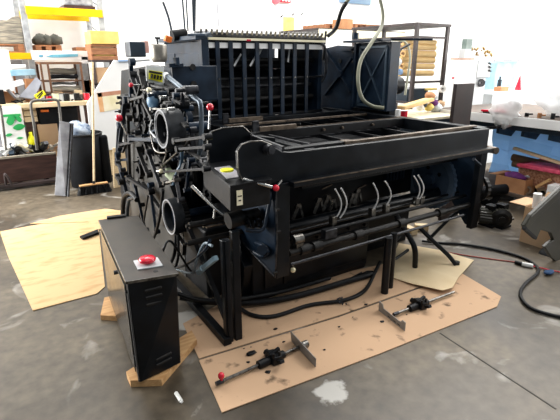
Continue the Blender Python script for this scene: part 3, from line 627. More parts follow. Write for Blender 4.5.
# pale sheet, gently lifted
ps = [(394,278),(412,285),(442,294),(452,291),(458,279),(474,260),(440,250),(399,243),(392,258)]
q = [aZ(x, y, .012) for x, y in ps]
for i, dz in ((0,.0),(1,.012),(2,.03),(3,.028),(4,.012)): q[i].z += dz
mbp = MB(); cc = sum(q, V((0,0,0)))/len(q); n_ = len(q)
mbp.add([cc]+q, [(0,1+i,1+(i+1) % n_) for i in range(n_)]); mbp.add([cc-V((0,0,.004))]+[p-V((0,0,.004)) for p in q], [(0,1+(i+1) % n_,1+i) for i in range(n_)])
for i in range(n_): mbp.add([q[i],q[(i+1) % n_],q[(i+1) % n_]-V((0,0,.004)),q[i]-V((0,0,.004))],[(0,1,2,3)])
tag(mbp.build('pale_board_sheet', PALEPLY), 'pale curled sheet under the bent feet at the right end of the press', 'sheet')
# debris
db = MB(); rr = random.Random(3)
for i in range(38):
    x, y = rr.uniform(235,440), rr.uniform(290,385); 
    if y > 395-(x-230)*.42 or y < 345-(x-200)*.26: continue
    p = aZ(x, y, .009); db.sph(p, rr.uniform(.004,.014), 7, (1.4,1,.25), .3)
tag(db.build('oil_blotches_and_chips', DARK), 'dark grease lumps and chips scattered over the front cardboard', 'debris', None, 'stuff')
tag(MB().sph(aZ(251,353,.015),.022,10,(1.5,.9,.35),.2).build('grease_lump', DARK), 'dark flattened lump left of the nearer tool shaft', 'debris')
cl = MB()
for i in range(12):
    p = aZ(341+rr.uniform(-6,6), 302+rr.uniform(-3,3), .014); cl.cyl(p, p+V((rr.uniform(-.03,.03),rr.uniform(-.03,.03),.012)), .005, n=6)
tag(cl.build('loose_screws', DSTEEL), 'little heap of loose screws beside the floor cable', 'screws', None, 'stuff')
tag(MB().cyl(aZ(176,393,.012),aZ(181,401,.012),.010).cyl(aZ(181,401,.012),aZ(182,402,.012),.007).build('white_plug', WHITEP), 'small white stub on bare concrete in front of the cabinet', 'stub')

# tool shafts
def tool(name, label, p0, p1, blade_at, block_at, zz):
    a, c = aZ(*p0, zz), aZ(*p1, zz); d = (c-a).normalized(); s = d.cross(up)
    t = thing(name, label, 'tool', V((a.x,a.y,.008)), 'slitter shafts on the cardboard')
    L_ = (c-a).length
    P(MB().cyl(a,c,.0095), 'rod', STEEL, 0, None, t)
    P(MB().cyl(a-d*.012,a+d*.03,.012), 'end_collar', DSTEEL, 0, None, t)
    m = a+d*L_*block_at
    P(MB().obox(m+up*.008,(.055,.085,.05),(0,.2,math.atan2(d.y,d.x))).cyl(m-d*.10,m-d*.03,.024).cyl(m+d*.03,m+d*.07,.022)
      .bar(m+s*.05+up*.01,m+s*.085+up*.03,.03,.02).cyl(m-s*.03,m-s*.075,.018).bar(m+up*.03-d*.03,m+up*.05+d*.04,.02,.02), 'clamp_block', RUBBER, .004, None, t)
    for k_ in (-.02,.02): P(MB().cyl(m+d*k_+s*.03+up*.03,m+d*k_+s*.03+up*.055,.009,n=6), 'bolt', GREASE, 0, None, t)
    bb = a+d*L_*blade_at
    return t, a, c, d, s, bb
t, a, c, d, s, bb = tool('slitter_shaft', 'nearer tool shaft with a red-tipped end and twisted grey blade on the cardboard', (218,383), (306,344), .97, .60, .028)
P(MB().sph(a+up*.035+d*.02,.018,10,(1,1,1.1)).cyl(a+d*.02,a+up*.03+d*.02,.008), 'red_knob', RED, 0, None, t)
BG_ = mat('blade_grey','#77736e','#99958f',rough=.45,scale=14)
b1 = [aZ(292,341,.008),aZ(316,367,.008),aZ(316,367,.008)+V((0,.0,.055)),aZ(292,341,.008)+V((-.01,.0,.075))]
P(MB().slab(b1,.004), 'blade', BG_, 0, 'flat grey blade', t)
P(MB().ring(bb-d*.01,bb+d*.025,.022,.01,20), 'collar', STEEL, 0, None, t)
t, a, c, d, s, bb = tool('slitter_shaft', 'farther tool shaft with an upright grey notched blade, near the right leg', (395,314), (454,292), .02, .40, .028)
pr = [(379,303),(379,311),(381,315),(404,332),(406,331),(406,320),(402,320),(400,322),(386,312),(384,309),(383,299),(380,300)]
x0_, x1_ = aZ(379,311,.0), aZ(405,332,.0); dd = (x1_-x0_); Lb = dd.length; dd.normalize()
prof = [(0,.0),(Lb,.0),(Lb,.06),(Lb-.03,.062),(Lb-.045,.04),(.05,.04),(.035,.065),(0,.07)]
vs = [x0_+dd*u+up*(w_+.007) for u, w_ in prof]
P(MB().slab(vs,.005), 'blade', BG_, 0, 'grey notched blade', t)
for u in (.1,.16,.20): P(MB().bar(x0_+dd*u+up*.02+dd.cross(up)*.004,x0_+dd*(u+.025)+up*.02+dd.cross(up)*.004,.003,.006), 'blade_mark', LINE, 0, None, t)

# floor cables
tag(MB().tube([aZ(422,241,.02),aZ(440,243,.014),aZ(460,244,.014),aZ(492,249,.014),aZ(521,257,.014),aZ(534,264,.014),aZ(538,272,.014),aZ(525,284,.014),aZ(520.5,295,.014),aZ(531,308,.014),aZ(561,317,.014),aZ(600,322,.014)],.012).build('floor_cable', RUBBER), 'thick black cable curving across the concrete on the right', 'cable')
rc = tag(MB().tube([aZ(428,249,.006),aZ(470,256,.006),aZ(515,262,.006)],.005).build('extension_lead', ROPE), 'thin dull red lead running to the white connector', 'cable')
tag(MB().tube([aZ(532,266,.012),aZ(560,272,.006),aZ(600,280,.006)],.005).build('extension_lead', RED), 'thin bright red lead leaving the white connector towards the right edge', 'cable')
cn = thing('plug_connector', 'white and black plug connector joining the two red leads', 'connector', aZ(524,265,0))
P(MB().cyl(aZ(522,264,.018),aZ(533,266,.018),.018), 'socket', WHITEP, .003, None, cn)
P(MB().cyl(aZ(515,262,.016),aZ(522,264,.016),.014,.017), 'plug', RUBBER, .002, None, cn)
tag(MB().bar(aZ(446,222,.03),aZ(520,240,.02),.015,.01).build('thin_rod', DARK) , 'thin dark rod on the floor behind the curved black cable', 'rod') if False else None

# right-hand floor items
def motor(p, q, r, label):
    a, c = V(p), V(q); d = (c-a).normalized()
    t = thing('electric_motor', label, 'motor', V((a.x,a.y,0)), 'electric motors on the floor')
    P(MB().ring(a,c,r,.001,40,1,.008), 'body', KHAKI if False else mat('greasy_olive_black','#1e1d17','#3a382c',rough=.4,scale=10), 0, None, t)
    P(MB().cyl(a-d*.025,a,r*.6,r*.96,n=28).cyl(a-d*.05,a-d*.02,r*.3), 'end_bell', GREASE, 0, None, t)
    P(MB().cyl(c,c+d*.03,r*.96,r*.6,n=28), 'end_bell', GREASE, 0, None, t)
    P(MB().cyl(c+d*.03,c+d*.12,r*.15), 'output_shaft', STEEL, 0, None, t)
    P(MB().obox((a+c)/2+V((0,0,r)),(.09,.09,.06)), 'terminal_box', DARK, .004, None, t)
    P(MB().obox(V(((a.x+c.x)/2,(a.y+c.y)/2,.012)),(r*1.6,.16,.02)).obox(V(((a.x+c.x)/2,(a.y+c.y)/2,r*.3)),(r*1.1,.12,r*.6)), 'foot_plate', DARK, .003, None, t)
g1 = aZ(479,224,0); g2 = aZ(500,229,0)
motor((g1.x,g1.y,.10),(g1.x+.10,g1.y-.16,.10),.09,'greasy dark motor lying nearest the press on the right')
motor((g2.x,g2.y,.11),(g2.x+.13,g2.y+.10,.11),.10,'greasy dark motor lying beside the open carton')
g3 = aZ(498,212,0)
tag(MB().cyl((g3.x-.25,g3.y+.25,.2),(g3.x+.25,g3.y+.1,.2),.06).cyl((g3.x-.2,g3.y+.2,.12),(g3.x+.2,g3.y+.4,.12),.08).ring((g3.x+.1,g3.y+.2,.12),(g3.x+.14,g3.y+.22,.12),.12,.05).build('scrap_shaft', DARK, None, .003), 'heap-end black shaft with a flange behind the two motors', 'machine part')
for i, (x_, y_) in enumerate(((400,236),(410,233),(421,230))):
    q_ = aZ(x_,y_,0); tag(MB().obox((q_.x,q_.y,.03),(.13,.07,.06),(0,0,.4+i)).build('wooden_block', LWOOD, None, .004), ['leftmost of the three pale wood blocks under the right end of the press','middle of the three pale wood blocks under the right end of the press','rightmost of the three pale wood blocks under the right end of the press'][i], 'block', 'wood blocks under the press')
# open carton
cx0, cy0 = aZ(519,241,0).x, aZ(519,241,0).y
ct = thing('open_carton', 'open brown carton with a white roll in it, standing before the grey machine cover', 'carton', (cx0,cy0,0))
def carton(t, x0, x1, y0, y1, h, m, flaps=True, z=0):
    w_ = .006
    P(MB().bx(x0,x1,y0,y0+w_,z,z+h).bx(x0,x1,y1-w_,y1,z,z+h).bx(x0,x0+w_,y0+w_,y1-w_,z,z+h).bx(x1-w_,x1,y0+w_,y1-w_,z,z+h).bx(x0+w_,x1-w_,y0+w_,y1-w_,z,z+w_), 'box_wall', m, 0, None, t)
carton(ct, cx0, cx0+.30, cy0-.30, cy0, .34, CARD)
P(MB().slab([(cx0,cy0,.34),(cx0+.30,cy0,.34),(cx0+.28,cy0+.15,.34),(cx0+.0,cy0+.15,.34)],.005), 'flap', CARD, 0, None, ct)
P(MB().slab([(cx0+.30,cy0,.34),(cx0+.30,cy0-.3,.34),(cx0+.36,cy0-.3,.42),(cx0+.36,cy0,.42)],.005), 'flap', CARD, 0, None, ct)
tag(MB().ring((cx0+.10,cy0-.07,.02),(cx0+.08,cy0-.05,.46),.035,.02,20).build('paper_roll', WPAINT), 'white paper roll poking up from the open carton', 'roll')
tag(MB().slab([(cx0+.20,cy0-.27,.02),(cx0+.20,cy0-.02,.02),(cx0+.24,cy0-.02,.40),(cx0+.24,cy0-.27,.40)],.004).build('paper_sheet', WPAINT), 'white paper standing at the back of the open carton', 'paper')
# grey machine cover on the right edge
gm = thing('machine_cover', 'khaki grey curved machine guard cut by the right edge of the photo', 'guard', aZ(556,288,0))
yf = 1.62
pts = [(524,226),(531,215),(561,187),(590,170),(590,285),(560,265),(551,257),(545,247),(549,243),(554,240),(551,233),(541,230),(537,239)]
P(MB().prism([(aY(x,y,yf).x, aY(x,y,yf).z) for x, y in pts], 'y', yf, yf+.03), 'curved_plate', KHAKI, .006, None, gm)
P(MB().prism([(aY(x,y,yf).x, aY(x,y,yf).z) for x, y in [(525,226),(531,216),(561,188),(590,171),(590,176),(562,194),(534,220),(527,230)]], 'y', yf-.008, yf+.035), 'rim_flange', KHAKI, .004, None, gm)
P(MB().bar(aY(524,228,yf-.01),aY(535,238,yf-.01),.03,.022), 'clip', LINE, .002, 'black clip on the tip', gm)
P(MB().ring(aY(556,262,yf+.05),aY(556,262,yf+.05)+V((0,.12,0)),.10,.06,32), 'bearing_ring', DARK, 0, None, gm)
tag(MB().sph(aZ(549,272,.02),.04,12,(1.4,.8,.35),.1).build('blue_rag', mat('dark_blue_cloth','#1f3a5c','#2d4f78',rough=.8)), 'crumpled dark blue rag beneath the grey curved guard', 'rag')

# ================================================================== RIGHT: LONG TABLE
tx = 5.03
tb = thing('long_work_table', 'long white-edged work table running along the right side', 'table', (tx,2.3,0))
P(MB().bx(tx,6.6,.8,3.9,.975,1.005), 'tabletop', mat('table_dark_top','#40352f','#6b5a4c',rough=.5), .003, 'brown worn tabletop', tb)
P(MB().bx(tx-.012,tx,.8,3.9,.90,1.0), 'edge_band', WPAINT, .003, 'white front band', tb)
P(MB().bx(tx+.04,6.5,.85,3.85,.84,.90), 'apron', NAVY, .004, None, tb)
for y_ in (3.05, 2.75, 2.45, 2.15): P(MB().prism([(tx+.06,.84),(tx+.06,.78),(tx+.35,.72),(tx+.5,.84)],'y',y_,y_+.03), 'bracket', NAVY, .003, None, tb)
P(MB().bar((tx-.05,3.3,.80),(tx+.06,3.02,.86),.03,.03).sph((tx+.0,3.02,.87),.025), 'clamp_handle', DSTEEL, 0, None, tb)
for (x_, y_) in ((tx+.1,3.6),(6.4,3.6),(tx+.1,1.1),(6.4,1.1),(6.4,2.4)): P(MB().bx(x_,x_+.06,y_,y_+.06,0,.84), 'leg', NAVY, .003, None, tb)
P(MB().bx(tx-.02,6.3,.9,3.6,.10,.14), 'lower_shelf', mat('shelf_brown','#4c4038','#6e5d50',rough=.7), .003, None, tb)
for y_ in (3.5, 1.0): P(MB().bx(tx+.02,6.2,y_,y_+.05,0,.10), 'shelf_bearer', DARK, 0, None, tb)
# under the table
hp = MB(); G = [[V((5.75+.05*math.sin(j*1.3+i), 3.5-j*.25, .14+.70*i/6 + .02*math.sin(j*2+i))) for j in range(12)] for i in range(7)]
for i in range(6):
    for j in range(11): hp.add([G[i][j],G[i+1][j],G[i+1][j+1],G[i][j+1],G[i][j]+V((.01,0,0)),G[i+1][j]+V((.01,0,0)),G[i+1][j+1]+V((.01,0,0)),G[i][j+1]+V((.01,0,0))],[(0,1,2,3),(7,6,5,4)],True)
tag(hp.build('blue_tarpaulin', BLUET), 'light blue tarpaulin hanging behind the lower shelf of the long table', 'tarpaulin')
def bxt(name, label, cat, m, x0, x1, y0, y1, z0, z1, bev=.004, group=None):
    return tag(MB().bx(x0,x1,y0,y1,z0,z1).build(name, m, None, bev), label, cat, group)
sb = thing('open_carton', 'small orange-brown carton holding purple cloth on the lower shelf', 'carton', (tx+.0,2.8,.14))
carton(sb, tx, tx+.3, 2.60, 2.96, .17, TANB, z=.14)
P(MB().slab([(tx,2.96,.31),(tx+.3,2.96,.31),(tx+.3,3.05,.30),(tx,3.05,.30)],.005), 'flap', TANB, 0, None, sb)
tag(MB().sph((tx+.15,2.80,.30),.11,14,(1,1.2,.45),.12).build('purple_cloth', PURPLE), 'dark purple cloth bundled in the small carton', 'cloth')
tag(MB().sph((tx+.18,2.67,.33),.05,12,(1,1.2,.5),.12).build('pale_cloth', LGREY), 'pale cloth scrap beside the purple cloth', 'cloth')
for k_, (z_, y_, lb) in enumerate(((.18,2.98,'lower'),(.25,3.0,'upper'))):
    tag(MB().ring((tx+.45,y_+.05,z_+.20),(tx+.50,y_-.5,z_+.16),.045,.03,20).build('wooden_roller', mat('dull_wood_roller','#5c4636','#86694f',rough=.6)), lb+' of two brown rollers lying behind the small carton', 'roller', 'rollers on the lower shelf')
# woven tray with red rim
wt = thing('woven_tray', 'long woven tray with a red rim on the lower shelf', 'tray', (5.35,2.2,.20))
P(MB().prism([(5.20,.22),(5.55,.22),(5.62,.44),(5.14,.44)],'y',1.4,2.78), 'basket', mat('woven_brown','#84563e','#c09074',rough=.8,scale=40,bump=.6), .01, None, wt)
P(MB().tube([(5.14,1.4,.445),(5.14,2.78,.445),(5.62,2.78,.445),(5.62,1.4,.445)],.022,8,False,True), 'rim', PINK, 0, 'red rim', wt)
P(MB().bx(5.17,5.59,1.43,2.75,.44,.455), 'red_cloth', PINK, 0, 'red cloth lining', wt)
bxt('support_block','dark block holding up the woven tray','block',DARK,5.25,5.5,1.5,2.7,.14,.22)
tag(MB().bar((5.30,2.95,.60),(5.25,2.0,.47),.05,.03).build('timber_batten', LWOOD, None, .003), 'pale batten lying over the red-rimmed tray', 'batten')
for (y_, x_, lb) in ((2.60,5.08,'left'),(2.44,5.12,'right')):
    tag(MB().ring((x_,y_,.19),(x_+.16,y_+.1,.19),.05,.028,24).build('paper_core', mat('core_grey_brown','#6f5d4c','#9a8671',rough=.7)), lb+' of two short grey-brown tube ends on the shelf edge', 'tube', 'tube ends on the shelf')
tag(MB().bar((5.12,2.52,.24),(5.1,2.38,.36),.04,.03).build('wood_offcut', WOOD), 'small wood offcut leaning behind the tube ends', 'offcut')
wb = thing('white_carton', 'white carton with a small pink mark, right of the tube ends', 'carton', (5.06,2.2,.14))
P(MB().bx(5.02,5.3,1.95,2.36,.14,.32), 'box', WPAINT, .004, None, wb)
P(MB().bx(5.012,5.02,2.05,2.10,.16,.19), 'pink_mark', PINK, 0, None, wb)
P(MB().bx(5.012,5.02,2.25,2.27,.27,.28), 'blue_mark', BLUET, 0, None, wb)
vp = [(tx-.05,1.5,.30),(tx-.05,1.85,.30),(tx-.12,2.1,.34),(tx-.02,2.12,.40),(tx+.2,1.85,.46),(tx+.2,1.5,.46)]
tag(MB().slab(vp,.02).cyl((tx-.06,2.0,.36),(tx-.03,2.0,.38),.015).build('cream_bracket', mat('cream_enamel','#cdbd8c','#dccfa2',rough=.5), None, .004), 'cream metal bracket plate with holes, at the right end of the lower shelf', 'bracket')
gr = thing('louvred_grille', 'grey box with dark louvres below the cream bracket', 'grille', (4.9,1.75,0))
P(MB().bx(4.86,5.0,1.35,1.98,.0,.36), 'frame', LGREY, .004, None, gr)
for k_ in range(5): P(MB().bx(4.852,4.86,1.37,1.95,.09+k_*.05,.115+k_*.05), 'slot', LINE, 0, None, gr)
# on the table
bgm = MB()
def bag(name, label, c, r, sc, jit=.22):
    return tag(MB().sph(c, r, 22, sc, jit).build(name, BAG), label, 'bag', 'clear bags on the table')
bag('plastic_bag', 'left-hand clear bag hanging over the edge of the long table', (tx+.02,2.98,1.04), .17, (.6,1.0,1.0))
bag('plastic_bag', 'large bulging clear bag further right on the long table', (tx+.35,2.45,1.22), .25, (1,1.5,.75))
bag('plastic_bag', 'clear bag at the right edge of the photo on the long table', (tx+.40,1.80,1.22), .23, (1,1,.9))
tag(MB().bar((tx+.02,3.28,1.03),(tx+.1,3.02,1.03),.05,.025).build('red_clamp', RED, None, .005), 'red tool on the table, beside the white machine', 'tool')
bxt('steel_block','small dark steel block in front of the red tool','block',GREASE,tx+.01,tx+.10,3.10,3.26,1.005,1.02)
for i in range(7):
    y_ = 2.75-i*.14
    tag(MB().cyl((tx+.06,y_,1.005),(tx+.06,y_,1.045+.01*(i % 3)),.022,n=12).cyl((tx+.06,y_,1.03),(tx+.12,y_-.03,1.03),.01,n=8).build('small_fitting', [GREASE,TANB,DSTEEL][i % 3], None, .002),
        ['dark fitting just right of the hanging bag on the table edge','brown fitting on the table edge, second right of the hanging bag','steel fitting on the table edge, third right of the hanging bag','dark fitting on the table edge below the bulging bag','brown fitting on the table edge below the bulging bag','steel fitting on the table edge near the photo\'s right side','dark fitting at the photo\'s right side on the table edge'][i], 'fitting', 'fittings along the table edge')
# white control cabinet and grey machine beyond
wc = thing('white_control_cabinet', 'tall white cabinet with one red button behind the dark brown upright', 'cabinet', (5.45,4.05,0))
P(MB().bx(5.45,5.92,4.0,4.15,0,1.60), 'body', WPAINT, .01, None, wc)
P(MB().cyl(aY(453,78,3.995),aY(453,78,3.97),.014), 'red_button', RED, 0, None, wc)
P(MB().bx(5.45,5.92,3.995,4.0,1.1,1.104), 'door_line', LGREY, 0, None, wc)
gmx = thing('guillotine_head', 'pale grey machine head with a round emblem and black slots, right of the white cabinet', 'machine', (5.9,4.1,0))
P(MB().bx(5.93,6.19,4.02,4.4,.0,1.36).prism([(5.93,1.36),(6.25,1.36),(6.25,1.50),(6.15,1.60),(5.93,1.60)],'y',4.0,4.4), 'body', LGREY, .012, None, gmx)
P(MB().cyl(aY(481,83,4.01),aY(481,83,3.99),.055,n=28), 'round_emblem', GREYP, 0, None, gmx)
P(MB().ring(aY(481,83,3.99),aY(481,83,3.985),.05,.042,28).bar(aY(479,83,3.985),aY(483,83,3.985),.01,.03,(0,0,1)), 'emblem_mark', DSTEEL, 0, None, gmx)
for k_ in range(3): P(MB().obox(aY(490,63.5+k_*3.6,3.99),(.05,.02,.018),(0,.4,0)), 'slot', LINE, .002, None, gmx)
bxt('cream_keypad','small pale grey box on top of the white cabinet','box',LGREY,aY(460,55,4.1).x,aY(466,55,4.1).x,4.03,4.12,1.60,aY(460,49,4.1).z)
bxt('green_grey_controller','dark green-grey controller on the wall above the white cabinet','box',mat('grey_green_plastic','#5c6c66','#7f908a'),aY(461,50,4.2).x,aY(467,50,4.2).x,4.125,4.2,1.60,aY(463,39,4.2).z)
wr = MB(); rr = random.Random(5)
for i in range(12):
    p = aY(472+rr.uniform(0,20),49+rr.uniform(0,7),4.3); wr.cyl(p,p+V((rr.uniform(-.04,.04),0,rr.uniform(-.05,.05))),.016,n=8)
tag(wr.build('bronze_fittings', mat('bronze_fittings_mat','#6b5228','#a8884c',rough=.4,metal=.4)), 'cluster of bronze coloured fittings on the grey machine head', 'fittings', None, 'stuff')
bxt('brown_tray','thin brown tray under the bronze fittings','tray',mat('thin_tan','#8f6b50','#a8836a'),5.5,5.85,4.01,4.14,1.602,1.625)
dp = bxt('dark_upright_panel','dark brown upright panel standing behind the right rear of the delivery frame','panel',DWOOD,3.95,4.12,2.80,2.95,0,1.42)
co_ = dp
a_ = aY(457,84,2.8); c_ = aY(475,84,2.8)
for vtx in dp.data.vertices:
    pass
bpy.data.objects.remove(dp)
bxt('dark_upright_panel','dark brown upright panel standing behind the right rear of the delivery frame','panel',mat('dark_brown_panel','#2c2220','#3a2d2a',rough=.6),a_.x,c_.x,2.8,2.84,0,a_.z)
bl = thing('blue_grey_tank', 'pale blue tank beyond the hanging bag', 'tank', (7.4,4.6,0))
P(MB().bx(*[aY(496,70,4.9).x,aY(517,70,4.9).x],4.9,5.5,0,aY(500,61,4.9).z), 'tank_body', mat('pale_blue_tank','#8fb4c8','#a9cad9',rough=.4), .03, None, bl)
P(MB().bar(aY(494,61,4.88),aY(524,61,4.88),.03,.03), 'rim', GREYP, 0, None, bl)
tag(MB().cyl((7.65,4.7,1.1),(7.65,4.7,1.28),.035).cyl((7.65,4.7,1.28),(7.65,4.7,1.33),.015).build('dark_bottle', NAVY), 'dark blue bottle in front of the pale blue tank', 'bottle')
tag(MB().lathe(V((8.0,4.55,1.1)),[(0,0),(.06,0),(.05,.05),(.015,.2),(0,.26)]).build('red_cone', RED), 'red pointed funnel between the tank and the bags', 'funnel')
bxt('brown_box_pile','low brown box in front of the tank','box',TANB,7.38,7.62,4.50,4.62,1.1,1.17)
bxt('side_bench','pale bench carrying the tank bottle and funnel','bench',LGREY,6.7,8.6,4.2,4.88,.0,1.1)
bxt('pale_partition','very pale blue partition near the far right wall','partition',mat('pale_blue_panel','#dfeff0','#e8f5f5'),aY(513,20,6.5).x,aY(523,20,6.5).x,6.5,6.55,0,3.2)
bxt('white_column','broad white column right of the roll rack','column',WPAINT,aY(449,20,6.2).x,aY(513,20,6.2).x,6.2,6.5,0,4.5)

# ================================================================== ROLL RACK
rk = thing('roll_rack', 'brown black angle iron rack of kraft paper rolls', 'rack', (5.2,4.5,0))
A = V((5.2,4.5,0)); B_ = V((6.05,4.6,0)); Cc = V((5.2,5.75,0)); D_ = V((5.85,5.75,0)); ht = 2.05
P(MB().bx(5.18,5.90,4.48,5.8,ht,ht+.035), 'top_board', FRAMEBR, .003, None, rk)
for q_ in (A, V((5.85,4.5,0)), Cc, D_): P(MB().bx(q_.x-.03,q_.x+.03,q_.y-.02,q_.y+.02,0,ht), 'post', FRAMEBR, .003, None, rk)
for z_ in (1.02,1.30,1.9): P(MB().bx(5.2,5.86,4.49,4.52,z_-.015,z_+.015).bx(5.18,5.21,4.5,5.75,z_-.015,z_+.015), 'rail', FRAMEBR, 0, None, rk)
P(MB().bx(5.2,5.86,4.52,5.75,1.0,1.02), 'shelf', LGREY, 0, None, rk)
lbs = ['topmost kraft roll in the angle iron rack','second kraft roll from the top of the rack','third kraft roll from the top of the rack','fourth kraft roll from the top of the rack','fifth kraft roll from the top of the rack','lowest kraft roll in the angle iron rack']
for i, (y_, r_) in enumerate(((41,.035),(46.5,.04),(53.5,.05),(59.5,.042),(66,.042),(73,.04))):
    c_ = aY(412,y_,4.62); z_ = c_.z
    t = thing('kraft_paper_roll', lbs[i], 'paper roll', (5.25,4.65,z_-r_), 'kraft rolls in the rack')
    P(MB().ring((5.14-.05*(i % 2),4.66,z_),(5.80,4.66,z_-.01),r_,.02,28), 'paper', ROLLP, 0, None, t)
    P(MB().ring((5.12-.05*(i % 2),4.66,z_),(5.81,4.66,z_-.01),.022,.016,16), 'core', CARD, 0, None, t)
for i, (y_, z_) in enumerate(((5.2,1.50),)):
    tag(MB().ring((5.24,y_,z_),(5.80,y_,z_),.07,.02,24).build('kraft_paper_roll', ROLLP), ['kraft roll just behind the front row of the rack','kraft roll in the middle depth of the rack','rearmost kraft roll near the rack top'][i], 'paper roll', 'kraft rolls in the rack')
bxt('navy_carton','dark navy carton on the bottom shelf of the roll rack','carton',NAVY,5.25,5.7,4.62,5.0,1.02,1.20)
tag(MB().sph((5.80,4.62,1.07),.07,14,(1.6,1,.7),.15).build('white_bag', WPAINT), 'small white bag beside the navy carton', 'bag')
bxt('yellow_packet','flat yellow-green packet over the white bag','packet',YCARD,5.62,5.86,4.58,4.66,1.17,1.20)
# things hanging left of the rack
for i, (x_, y_, m, lb, r_) in enumerate(((394,55,TANB,'brown coil hanging highest left of the rack',.04),(397,62,LGREY,'grey coil hanging left of the rack, second down',.05),(394,70,RED,'small reddish coil left of the rack',.03),(399,72,BLUET,'blue grey coil left of the rack, lowest',.04))):
    q_ = aY(x_,y_,4.45); tag(MB().ring(q_-V((.02,0,0)),q_+V((.06,.03,0)),r_,r_*.5,20).build('hanging_coil', m), lb, 'coil', 'coils left of the rack')
# bench corner in front of the rack
cb = thing('rack_side_bench', 'low dark bench with a cluttered pale top in front of the roll rack', 'bench', (4.4,3.6,0))
P(MB().bx(4.25,4.98,3.5,4.3,.93,.96), 'bench_top', mat('cream_bench_top','#b0a68a','#cbc2a8',rough=.6), .003, None, cb)
P(MB().bx(4.3,4.95,3.53,4.28,.45,.93), 'bench_body', NAVY, .004, None, cb)
for x_ in (4.32,4.88):
    for y_ in (3.55,4.2): P(MB().bx(x_,x_+.05,y_,y_+.05,0,.45), 'leg', NAVY, 0, None, cb)
tt = thing('tape_tin', 'red tin with a white side on the cluttered bench', 'tin', aY(403,118,3.45))
q_ = aY(404,119,3.6)
P(MB().cyl((q_.x,3.62,.96),(q_.x,3.62,1.05),.05,n=24), 'tin_body', RED, .002, None, tt)
P(MB().cyl((q_.x,3.62,1.05),(q_.x,3.62,1.055),.052,n=24), 'tin_lid', LGREY, 0, None, tt)
bxt('white_packet','narrow white packet left of the red tin','packet',WPAINT,q_.x-.10,q_.x-.06,3.6,3.66,.96,1.07)
tag(MB().bar(aY(401,108,3.7),aY(431,99,3.9),.10,.05).build('kraft_wrapped_bundle', ROLLP, None, .01), 'kraft wrapped bundle lying above the red tin', 'bundle')
for i, (x_, y_, r_, m, lb) in enumerate(((420,107,.05,WPAINT,'white round lump at the left of the bench clutter'),(424,104,.045,NAVY,'dark blue lump behind the white one on the bench'),(429,107,.055,YCARD,'yellow crumpled bag in the middle of the bench clutter'),(434,103,.05,PURPLE,'dark purple lump behind the yellow bag'),(436,109,.07,LGREY,'pale grey crumpled bag at the right of the bench clutter'),(430,96,.06,TANB,'brown bundle at the top of the bench clutter'),(441,104,.05,CARD,'small tan bundle against the white cabinet'))):
    q_ = aY(x_,y_,3.9); tag(MB().sph((q_.x,q_.y,max(q_.z,.96+r_*.7)),r_,12,(1.2,1,.9),.15).build('bench_bundle', m), lb, 'bundle', 'bundles on the side bench')
tag(MB().ring(aY(441,89,3.95),aY(443,89,3.85),.045,.02,20).build('tape_roll', WPAINT), 'white tape roll hanging over the bench clutter', 'tape')
# ================================================================== LEFT BACKGROUND
# pallet racking
rc_ = thing('pallet_racking', 'yellow and grey pallet racking along the back left', 'racking', (.8,8,0))
def upright(px0, py0, px1, py1, y):
    q = aY(px1,py1,y); x_ = q.x; P(MB().bx(x_-.04,x_+.04,y-.05,y+.0,0,3.6), 'upright', GALV, .003, None, rc_); P(MB().bx(x_-.04,x_+.04,y+.85,y+.9,0,3.6), 'upright', GALV, .003, None, rc_)
    m = MB()
    for k_ in range(8): m.bar((x_,y,.3+k_*.42),(x_,y+.88,.5+k_*.42 if k_ % 2 else .1+k_*.42+.4),.02,.02)
    P(m, 'lattice', GALV, 0, None, rc_)
    return x_
ux0 = upright(25,12,31,60,8.0); ux1 = upright(100,0,101,20,8.0)
zb = aY(60,12,8.0).z
P(MB().bx(ux0+.03,ux1+.02,7.93,7.97,zb-.055,zb+.055), 'beam', YBEAM, .003, 'yellow beam', rc_)
P(MB().bx(ux0+.03,ux1,8.83,8.87,zb-.055,zb+.055), 'beam', YBEAM, .003, 'yellow beam', rc_)
zl = aY(15,56,8.0).z
P(MB().bx(-.9,ux0,7.93,7.97,zl-.045,zl+.045), 'beam', YBEAM, .003, 'yellow beam', rc_)
P(MB().bx(ux0+.04,ux1,7.93,7.97,zl-.055,zl+.04), 'beam', YBEAM, .003, 'yellow beam', rc_)
P(MB().bx(-.9,ux0,8.83,8.87,zl-.045,zl+.045), 'beam', YBEAM, .003, 'yellow beam', rc_); P(MB().bx(ux0+.04,ux1,8.83,8.87,zl-.055,zl+.04), 'beam', YBEAM, .003, 'yellow beam', rc_)
P(MB().bx(-.9,ux0-.04,8.9,8.93,0,1.6), 'grey_back_panel', GREYP, 0, None, rc_)
def pallet(label, x0, x1, y0, y1, z, loaded=None, m=PALLET):
    t = thing('wooden_pallet', label, 'pallet', ((x0+x1)/2,y0,z), 'wooden pallets')
    mb = MB(); n = 5
    for i in range(n):
        a = y0+(y1-y0-.1)*i/(n-1); mb.bx(x0,x1,a,a+.1,z+.10,z+.12)
    P(mb, 'deck_boards', m, 0, None, t)
    for i in range(3):
        a = x0+(x1-x0-.08)*i/2; P(MB().bx(a,a+.08,y0,y1,z+.02,z+.10), 'runner', m, 0, None, t)
    P(MB().bx(x0,x1,y0,y0+.1,z,z+.02).bx(x0,x1,y1-.1,y1,z,z+.02), 'bottom_boards', m, 0, None, t)
    return t
pallet('pallet on the left rack beam below the grey timber load', -.7, ux0-.06, 8.0, 8.8, zl+.045)
zt = aY(10,15,8.0).z
tag(MB().prism([(-.8,zl+.17),(ux0-.05,zl+.17),(ux0-.05,zt),(ux0-.15,zt-.02),(ux0-.22,zt-.07),(-.8,zt-.08)],'y',8.0,8.7).build('timber_load', GREYST, None, .01), 'stack of greyish timber sheets on the left rack level', 'timber stack')
z0_ = zb+.055
